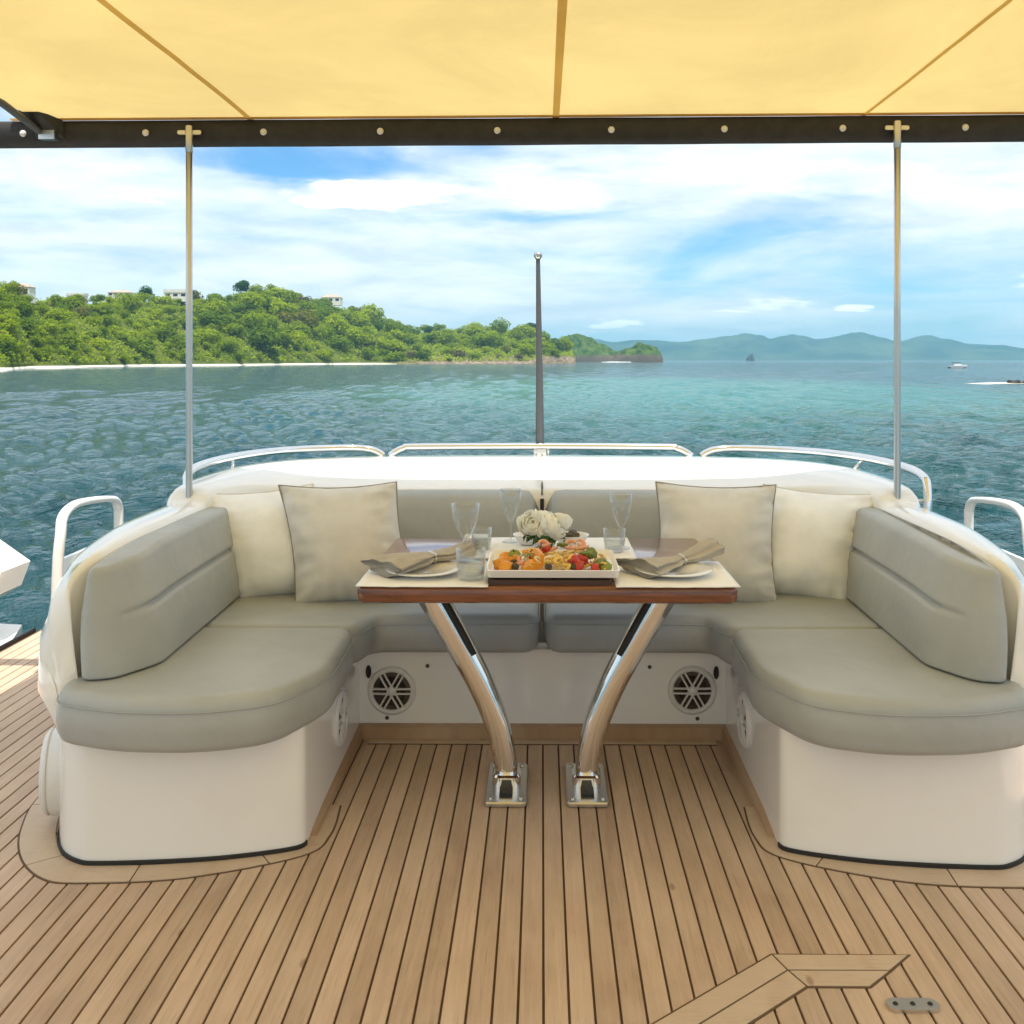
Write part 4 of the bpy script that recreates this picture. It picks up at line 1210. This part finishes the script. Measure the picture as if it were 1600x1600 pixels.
# ================================================================== table
TZ = .720
tb = thing('dining_table', (.014, 3.03, 0), 'mahogany dining table on two curved polished steel legs', 'table')
tp = round_poly([(-.532, -.370), (.532, -.370), (.532, .370), (-.532, .370)], .03, 5)
mb = MB(); pr = []
for ins, z in ((.012, TZ - .048), (.002, TZ - .042), (0, TZ - .030), (.0, TZ - .012), (.003, TZ - .003), (.009, TZ)): pr.append([(p[0], p[1], z) for p in inset(ccw(tp), ins)])
mb.loft(pr); mb.build('tabletop', 'mahogany', tb, autosmooth=45)
mb = MB(); mb.box(-.42, .42, -.10, .10, TZ - .062, TZ - .0485); mb.build('mount_plate', 'satin', tb)
legpts = [(-.400, .668), (-.340, .566), (-.276, .455), (-.208, .328), (-.160, .213), (-.132, .10), (-.125, .035)]
def leg(sgn):
    P = catmull([Vector((sgn * -x * -1, 0, z)) for x, z in legpts], 6)
    rings = []
    L = len(P)
    for i, p in enumerate(P):
        t = (P[min(i + 1, L - 1)] - P[max(i - 1, 0)]).normalized()
        a = t.cross(Vector((0, 1, 0))).normalized(); b = Vector((0, 1, 0))
        s = i / (L - 1); wa = .047 - .012 * s; wb_ = .040 - .006 * s
        rings.append([p + a * wa * math.copysign(abs(math.cos(q)) ** .8, math.cos(q)) + b * wb_ * math.copysign(abs(math.sin(q)) ** .8, math.sin(q)) for q in [2 * math.pi * k / 24 for k in range(24)]])
    mb = MB(); mb.loft(rings)
    o = mb.build('leg', 'steel', tb, True)
    # two long slots on the inner flank
    for off, i0, i1 in ((-.012, 1, 15), (.012, 1, 18)):
        sl = []
        for i in range(i0, i1):
            p = P[i]; t = (P[i + 1] - P[i - 1]).normalized(); a = t.cross(Vector((0, 1, 0))).normalized()
            if a.x * sgn < 0: a = -a
            wa = .047 - .012 * i / (L - 1)
            e = .0075 * min(1, (i - i0 + .4) / 2, (i1 - i - .6) / 2)
            ctr = p + a * (wa * .80) + Vector((0, -.022 + off, 0))
            sl.append([ctr + Vector((0, -e, 0)) - a * .012, ctr + Vector((0, e, 0)) - a * .012, ctr + Vector((0, e, 0)) + a * .0060, ctr + Vector((0, -e, 0)) + a * .0015])
        mb = MB(); mb.loft(sl); mb.build('slot', 'black', o)
    return o
leg(-1); leg(1)
for sgn in (-1, 1):
    c = .125 * sgn
    mb = MB(); q = round_poly([(c - .064, -.140), (c + .064, -.140), (c + .064, .150), (c - .064, .150)], .016)
    mb.loft([[(p[0], p[1], .004) for p in q], [(p[0], p[1], .012) for p in q], [(p[0], p[1], .016) for p in inset(ccw(q), .004)]] if area(q) > 0 else [[(p[0], p[1], .004) for p in ccw(q)], [(p[0], p[1], .012) for p in ccw(q)], [(p[0], p[1], .016) for p in inset(ccw(q), .004)]])
    bp = mb.build('base_plate', 'satin', tb, autosmooth=30)
    sk = ccw(round_poly([(c - .045, -.050), (c + .045, -.050), (c + .045, .052), (c - .045, .052)], .03, 6))
    mb = MB(); mb.loft([[(p[0], p[1], .012) for p in sk], [(p[0], p[1], .050) for p in sk], [(p[0], p[1], .056) for p in inset(sk, .006)]])
    mb.build('socket', 'steel', bp, autosmooth=35)
    for dx in (-.046, .046):
        for dy in (-.115, .125):
            mb = MB(); mb.lathe([(0, .006), (.006, .005), (.008, 0)], 10, (c + dx, dy, .0155)); mb.build('bolt', 'satin', bp, True)
    mb = MB(); mb.box(c - .020, c + .020, -.100, -.050, .016, .024); mb.build('latch', 'black', bp)

# ---- things laid on the table
def on_table(name, x, y, label, cat, group=None, z=TZ): return thing(name, (x, y, z), label, cat, group)
def clothsheet(pts, z, wav, seed, over=None, nn=26, th=.0022):
    """thin cloth with small ripples over the quad pts (x0,x1,y0,y1)"""
    x0, x1, ya, yb = pts; V = []; F = []
    for s in (0, 1):
        for i in range(nn + 1):
            for j in range(nn + 1):
                x = x0 + (x1 - x0) * i / nn; y = ya + (yb - ya) * j / nn
                zz = z + abs(wav * noise.fractal(Vector((x * 7 + seed, y * 7, seed)), 1, 2, 3)) + .0006
                V.append(Vector((x, y, zz + s * th)))
    n = nn + 1; k = n * n
    for i in range(nn):
        for j in range(nn):
            a = i * n + j; F += [(a, a + 1, a + n + 1, a + n), (k + a, k + a + n, k + a + n + 1, k + a + 1)]
    rim = [i * n for i in range(n)] + [nn * n + j for j in range(1, n)] + [i * n + nn for i in range(nn - 1, -1, -1)] + [j for j in range(nn - 1, 0, -1)]
    for i in range(len(rim)): a, b = rim[i], rim[(i + 1) % len(rim)]; F.append((a, b, b + k, a + k))
    return V, F
for (x0, x1, ya, yb, lab, sd) in ((-.517, -.150, 2.652, 2.985, 'white linen placemat at the left front corner of the table', 1.0), (.205, .548, 2.652, 2.985, 'white linen placemat at the right front corner of the table', 5.0),
                                  (-.215, .300, 3.03, 3.385, 'white linen runner across the back of the table', 9.0)):
    t = tag(mesh_obj('placemat' if 'placemat' in lab else 'table_runner', *clothsheet((x0, x1, ya, yb), TZ, .0025, sd), 'linen', None, True), lab, 'placemat' if 'placemat' in lab else 'runner')
def lathe_thing(name, prof, mat, loc, label, cat, group=None, seg=32, closed=False):
    mb = MB(); mb.lathe(prof, seg, (0, 0, 0), 'Z', closed)
    return tag(mb.build(name, mat, None, True, loc=loc), label, cat, group)
plate_prof = [(0, .004), (.055, .004), (.068, .008), (.112, .014), (.115, .016), (.111, .018), (.068, .012), (.055, .0085), (0, .0085)]
lathe_thing('dinner_plate', plate_prof, 'china', (-.345, 2.815, TZ + .004), 'white plate under the napkin on the left of the table', 'plate')
lathe_thing('dinner_plate', plate_prof, 'china', (.385, 2.815, TZ + .004), 'white plate under the napkin on the right of the table', 'plate')
def napkin(p0, p1, label, seed, flip=1):
    a, b = Vector(p0), Vector(p1); L = (b - a).length
    t = thing('napkin', ((a.x + b.x) / 2, (a.y + b.y) / 2, TZ + .022), label, 'napkin')
    org = Vector(t.location); d = (b - a).normalized(); sd = Vector((-d.y, d.x, 0)); rings = []
    n = 44
    for i in range(n + 1):
        s = i / n
        c = a + d * L * s; c.z = TZ + .026 + .020 * s + .006 * math.sin(s * 5 + seed)
        pinch = 1 - .52 * math.exp(-((s - .55) / .11) ** 2)
        wd = (.050 + .018 * math.sin(s * 3.1 + seed) + .022 * max(0, .3 - s) / .3) * pinch; hg = (.017 + .006 * math.sin(s * 6 + seed)) * (.8 + .2 * pinch)
        ring = []
        for k in range(36):
            q = 2 * math.pi * k / 36
            f = 1 + .24 * math.sin(q * 3 + seed + s * 2.2) * (.6 + .4 * s) + .14 * math.sin(q * 7 + s * 5 + seed) + .10 * noise.noise(Vector((math.cos(q) * 2, math.sin(q) * 2, s * 7 + seed)))
            p = c + sd * math.cos(q) * wd * f + Vector((0, 0, math.sin(q) * hg * f))
            ring.append(p - org)
        rings.append(ring)
    # the open rolled end turns inwards
    c0 = sum(rings[0], Vector()) / 36; rings = [[c0 + (p - c0) * .72 + d * .03 for p in rings[0]]] + rings
    c1 = sum(rings[-1], Vector()) / 36; rings = rings + [[c1 + (p - c1) * .60 - d * .02 for p in rings[-1]]]
    mb = MB(); mb.loft(rings); mb.build('cloth', 'napkin', t, True)
    i = int(n * .55) + 1; rr = rings[i]; cc = sum(rr, Vector()) / 36
    mb = MB(); mb.tube([cc + (p - cc) * 1.03 for p in rr] + [cc + (rr[0] - cc) * 1.03], .004, 6); mb.build('napkin_ring', 'satin', t, True)
napkin((-.462, 2.765, 0), (-.235, 3.00, 0), 'taupe linen napkin rolled through a ring on the left plate', 0.6)
napkin((.275, 2.775, 0), (.535, 2.975, 0), 'taupe linen napkin rolled through a ring on the right plate', 2.1)
# loose corner of cloth under each napkin
gob = [(0, .001), (.034, .0015), (.036, .003), (.030, .0055), (.006, .010), (.0045, .020), (.0042, .055), (.006, .066), (.017, .084), (.031, .110), (.040, .140), (.0445, .182),
       (.0435, .1822), (.039, .140), (.030, .111), (.016, .086), (.004, .074), (0, .073)]
gob2 = [(r * .84, z) for r, z in gob]
lathe_thing('wine_glass', gob, 'glass', (-.238, 2.985, TZ + .001), 'wine glass behind the left tumbler, nearest of the three', 'wine glass', 'wine glasses on the table')
lathe_thing('wine_glass', gob2, 'glass', (-.108, 3.30, TZ + .003), 'wine glass at the back, left of the white flowers', 'wine glass', 'wine glasses on the table')
lathe_thing('wine_glass', gob2, 'glass', (.262, 3.19, TZ + .003), 'wine glass to the right of the white flowers', 'wine glass', 'wine glasses on the table')
tum = [(0, .0005), (.030, .001), (.036, .005), (.0415, .045), (.0425, .088), (.0405, .0885), (.0392, .045), (.034, .016), (.028, .013), (0, .0125)]
def tumbler(x, y, label, s=1.0, z=TZ):
    t = thing('tumbler', (x, y, z), label, 'tumbler', 'water tumblers on the table')
    mb = MB(); mb.lathe([(r * s, h * s) for r, h in tum], 32); mb.build('glass', 'glass', t, True)
    mb = MB(); mb.lathe([(0, .0132 * s), (.027 * s, .0135 * s), (.0335 * s, .0165 * s), (.0375 * s, .040 * s), (0, .040 * s)], 28); mb.build('water', 'waterglass', t, True)
tumbler(-.203, 2.735, 'water tumbler at the front edge of the table, left of the food', 1.0, TZ + .004)
tumbler(.236, 3.135, 'water tumbler beside the right wine glass', .85, TZ + .004)
tumbler(-.200, 3.17, 'water tumbler behind the left wine glass', .80, TZ + .004)
# folded white card / cloth behind the left glass
t = thing('folded_napkin', (-.222, 3.235, TZ + .003), 'small square white folded napkin behind the left wine glass', 'napkin')
for k, s in enumerate((.046, .043, .040)):
    mb = MB(); mb.prism(round_poly([(-s, -s), (s, -s), (s, s), (-s, s)], .006), .0005 + k * .011, .0105 + k * .011); mb.build('fold', 'linen', t)
bowl = [(0, .002), (.024, .002), (.030, .006), (.048, .030), (.052, .036), (.0495, .0365), (.045, .030), (.027, .010), (0, .008)]
lathe_thing('side_bowl', bowl, 'china', (-.048, 3.255, TZ + .003), 'small white bowl left behind the flowers', 'bowl')
lathe_thing('side_bowl', [(r * 1.15, z * 1.2) for r, z in bowl], 'china', (.098, 3.21, TZ + .003), 'white bowl right of the flowers with dark filling', 'bowl')
mb = MB()
V, F = rockmesh(31, .030, .026, .020, .5); tag(mesh_obj('bread_roll', V, F, 'darkherb', None, True, loc=(.098, 3.205, TZ + .038)), 'dark brown roll in the bowl right of the flowers', 'bread')

# ---- serving dish with salad
sb_ = on_table('serving_board', .02, 2.825, 'thin dark board under the white serving dish', 'board')
mb = MB(); mb.prism(round_poly([(-.172, -.145), (.172, -.145), (.172, .150), (-.172, .150)], .006), .0003, .0145); mb.build('board', 'slate', sb_)
ds = on_table('serving_dish', .030, 2.825, 'rectangular white dish in the middle of the table front', 'dish', None, TZ + .0147)
def ringrect(hx, hy, z, r=.012): return [(p[0], p[1], z) for p in ccw(round_poly([(-hx, -hy), (hx, -hy), (hx, hy), (-hx, hy)], r, 4))]
mb = MB(); mb.loft([ringrect(.165, .125, .0003), ringrect(.182, .142, .006), ringrect(.188, .150, .027), ringrect(.184, .146, .028), ringrect(.176, .136, .012), ringrect(.16, .12, .010)])
mb.build('dish', 'china', ds, autosmooth=45)
sl = on_table('food_platter', .030, 2.825, 'heap of orange fruit, pasta, prawns, tomato and herbs in the white dish', 'food', None, TZ + .0247)
rf = random.Random(21)
def blobmesh(seed, jag=.35): 
    V, F = rockmesh(seed, 1, 1, 1, jag); me = bpy.data.meshes.new('piece'); me.from_pydata([tuple(v) for v in V], [], F)
    me.polygons.foreach_set('use_smooth', [True] * len(me.polygons)); return me
def wedge():
    mb = MB(); mb.loft([[(-1, -.35, -.5), (1, -.35, -.5), (.9, .35, -.5), (-.9, .35, -.5)], [(-.5, -.3, .6), (.75, -.3, .75), (.6, .3, .7), (-.5, .3, .6)]])
    me = bpy.data.meshes.new('wedge'); me.from_pydata([tuple(v) for v in mb.v], [], mb.f); return me
def curl():
    mb = MB(); mb.tube([(math.cos(a) * .8, math.sin(a) * .8, a * .10) for a in [k * .42 for k in range(11)]], [.12, .22, .28, .32, .34, .34, .32, .28, .24, .18, .10], 8)
    me = bpy.data.meshes.new('curl'); me.from_pydata([tuple(v) for v in mb.v], [], mb.f); me.polygons.foreach_set('use_smooth', [True] * len(me.polygons)); return me
def leafm():
    V = []; F = []
    for i in range(7):
        s = i / 6; wd = math.sin(math.pi * s) * .42 + .02
        V += [(-wd, s * 2 - 1, .30 * math.sin(s * 3) + .12), (0, s * 2 - 1, .30 * math.sin(s * 3)), (wd, s * 2 - 1, .30 * math.sin(s * 3) + .12)]
    for i in range(6):
        for j in range(2): F.append((i * 3 + j, i * 3 + j + 1, i * 3 + 4 + j, i * 3 + 3 + j))
    me = bpy.data.meshes.new('leaf'); me.from_pydata(V, [], F); me.polygons.foreach_set('use_smooth', [True] * len(me.polygons)); return me
proto = {}
def with_mat(me, mat):
    key = (me.name, mat)
    if key not in proto: c = me.copy(); c.materials.clear(); c.materials.append(M[mat]); proto[key] = c
    return proto[key]
bl = [blobmesh(50 + k) for k in range(3)]; wd_ = wedge(); cu_ = curl(); lf = leafm()
def piece(name, me, mat, x, y, z, s, rot=None, sc3=(1, 1, 1)):
    o = bpy.data.objects.new(name, with_mat(me, mat)); col.objects.link(o); o.parent = sl
    o.location = (x, y, z); o.scale = tuple(s * q for q in sc3)
    o.rotation_euler = rot or (rf.uniform(-.8, .8), rf.uniform(-.8, .8), rf.random() * 6.28)
    return o
# front row as seen: orange segment, prawns, papaya wedge, pasta, tomato, courgette
piece('orange_segment', bl[0], 'orange', -.130, -.095, .012, .024, sc3=(1.1, .8, .9)); piece('orange_segment', bl[1], 'orange', -.150, -.05, .012, .022)
piece('prawn', cu_, 'prawn', -.098, -.080, .016, .016); piece('prawn', cu_, 'prawn', -.085, -.05, .026, .017)
piece('papaya_wedge', wd_, 'orange', -.060, -.095, .018, .028, (.5, .2, .5)); piece('papaya_wedge', wd_, 'orange', -.045, -.055, .034, .030, (.4, -.3, 2.2))
for k in range(64):
    piece('pasta_curl', cu_, ('yellow', 'yellow', 'pale')[k % 3], rf.uniform(-.075, .085), rf.uniform(-.115, .09), rf.uniform(.008, .036), rf.uniform(.010, .016))
for x, y, z, s in ((.062, -.075, .030, .019), (.072, -.088, .018, .018), (.085, -.06, .030, .017), (.12, -.10, .014, .013), (-.02, .03, .045, .015)): piece('tomato_chunk', bl[int(s * 1000) % 3], 'red', x, y, z, s)
for x, y, z, s in ((.098, -.05, .044, .020), (.135, -.07, .022, .020), (.150, -.095, .014, .019), (.115, -.02, .040, .018), (-.11, .02, .025, .018), (.03, .06, .05, .016)): piece('courgette_slice', bl[1], 'olive', x, y, z, s, sc3=(1, 1, .5))
for k in range(12): piece('pasta_curl', cu_, 'prawn' if k % 3 == 0 else 'yellow', rf.uniform(.08, .16), rf.uniform(-.11, .08), rf.uniform(.012, .034), rf.uniform(.013, .019))
for k in range(10): piece('prawn', cu_, 'prawn', rf.uniform(-.08, .12), rf.uniform(-.04, .09), rf.uniform(.03, .055), rf.uniform(.015, .02))
for k in range(9): piece('herb_leaf', lf, 'olive' if k % 2 else 'darkherb', rf.uniform(-.14, .15), rf.uniform(-.09, .05), rf.uniform(.026, .05), rf.uniform(.014, .022))
for k in range(8): piece('orange_segment', bl[k % 3], 'orange', rf.uniform(-.155, -.07), rf.uniform(-.05, .10), rf.uniform(.010, .024), rf.uniform(.016, .022), sc3=(1, .7, .7))
for x, y in ((-.112, -.06), (-.012, -.115), (.055, -.105), (-.105, -.108)): piece('olive', bl[2], 'darkherb', x, y, .020, .010)

# ---- flowers
fl = on_table('flower_arrangement', .006, 3.13, 'low bunch of white roses with dark green leaves in mid-table', 'flowers', None, TZ + .003)
fl.location.z += .012; fl.location.y -= .01
mb = MB(); mb.lathe([(0, 0), (.030, 0), (.034, .004), (.036, .034), (.034, .035), (.032, .006), (0, .005)], 24); mb.build('vase', 'glass', fl, True)
def bloom(c, r, seed):
    rb = random.Random(seed); V = []; F = []
    for layer, (n, rad, top) in enumerate(((3, .30, 4), (4, .46, 16), (5, .62, 32), (6, .76, 48), (7, .90, 66), (8, 1.0, 86))):
        for k in range(n):
            a0 = 2 * math.pi * (k + .5 * (layer % 2)) / n + rb.uniform(-.2, .2)
            half_ = math.pi / n * 1.35; th0 = R(150); th1 = R(top + rb.uniform(-6, 6)); rr = rad * rb.uniform(.93, 1.05)
            k0 = len(V); ni, nj = 7, 6
            for i in range(ni + 1):
                s_ = i / ni
                for j in range(nj + 1):
                    u = 2 * j / nj - 1
                    th = th0 + (th1 - th0) * s_ + R(16) * u * u * s_
                    a = a0 + half_ * u * (.55 + .45 * math.sin(min(1, s_ * 1.2) * math.pi / 2))
                    q = rr * (1 - .10 * u * u * s_ + .13 * max(0, s_ - .7) / .3 + .05 * rb.uniform(-1, 1) * (s_ > .8))
                    V.append(Vector((q * math.sin(th) * math.cos(a), q * math.sin(th) * math.sin(a), q * math.cos(th) * .86)) * r)
            for i in range(ni):
                for j in range(nj): F.append((k0 + i * (nj + 1) + j, k0 + i * (nj + 1) + j + 1, k0 + (i + 1) * (nj + 1) + j + 1, k0 + (i + 1) * (nj + 1) + j))
    me = bpy.data.meshes.new('bloom'); me.from_pydata([tuple(v) for v in V], [], F); me.materials.append(M['petal'])
    me.polygons.foreach_set('use_smooth', [True] * len(me.polygons))
    o = bpy.data.objects.new('bloom', me); col.objects.link(o); o.parent = fl; o.location = c
    return o
for k, (c, r, rt) in enumerate((((-.036, -.018, .082), .046, (.80, -.35, .3)), ((.030, -.026, .078), .048, (.90, .35, 1.2)), ((.052, .020, .086), .040, (.3, .6, 2.0)), ((-.004, .012, .100), .044, (.25, -.1, 2.8)), ((-.050, .022, .080), .038, (.3, -.7, 4.0)), ((.0, -.035, .062), .034, (1.2, .0, .5)))):
    o = bloom(Vector(c), r, k + 1); o.rotation_euler = rt
for k in range(16):
    a = -1.57 + rf.uniform(-1.6, 1.6) if k < 11 else rf.random() * 6.28
    o = bpy.data.objects.new('leaf', with_mat(lf, 'leafgreen')); col.objects.link(o); o.parent = fl
    o.location = (.040 * math.cos(a), .040 * math.sin(a), .036 + rf.uniform(-.004, .016)); s = rf.uniform(.028, .042); o.scale = (s, s, s)
    o.rotation_euler = (rf.uniform(-1.0, -.1), rf.uniform(-.6, .6), a - math.pi / 2)
for k in range(5):
    mb = MB(); mb.tube([(0.008 * math.cos(k), .008 * math.sin(k), .006), (.02 * math.cos(k * 1.26), .02 * math.sin(k * 1.26), .055)], .0025, 6); mb.build('stem', 'leafgreen', fl, True)

# ================================================================== haze over the bay
mb = MB(); mb.box(-16000, 16000, -16000, 16000, SEA - 2.2, 420)
m, nt, out = newmat('sea_haze')
pv = nt.n('ShaderNodeVolumePrincipled')
pv.inputs['Color'].default_value = (.30, .66, .88, 1)
pv.inputs['Density'].default_value = 1.0e-4
pv.inputs['Anisotropy'].default_value = 0.0
nt.t.links.new(pv.outputs[0], out.inputs['Volume'])
hz = mb.build('haze', m); hz['kind'] = 'stuff'; hz['label'] = 'pale sea haze over the whole bay'
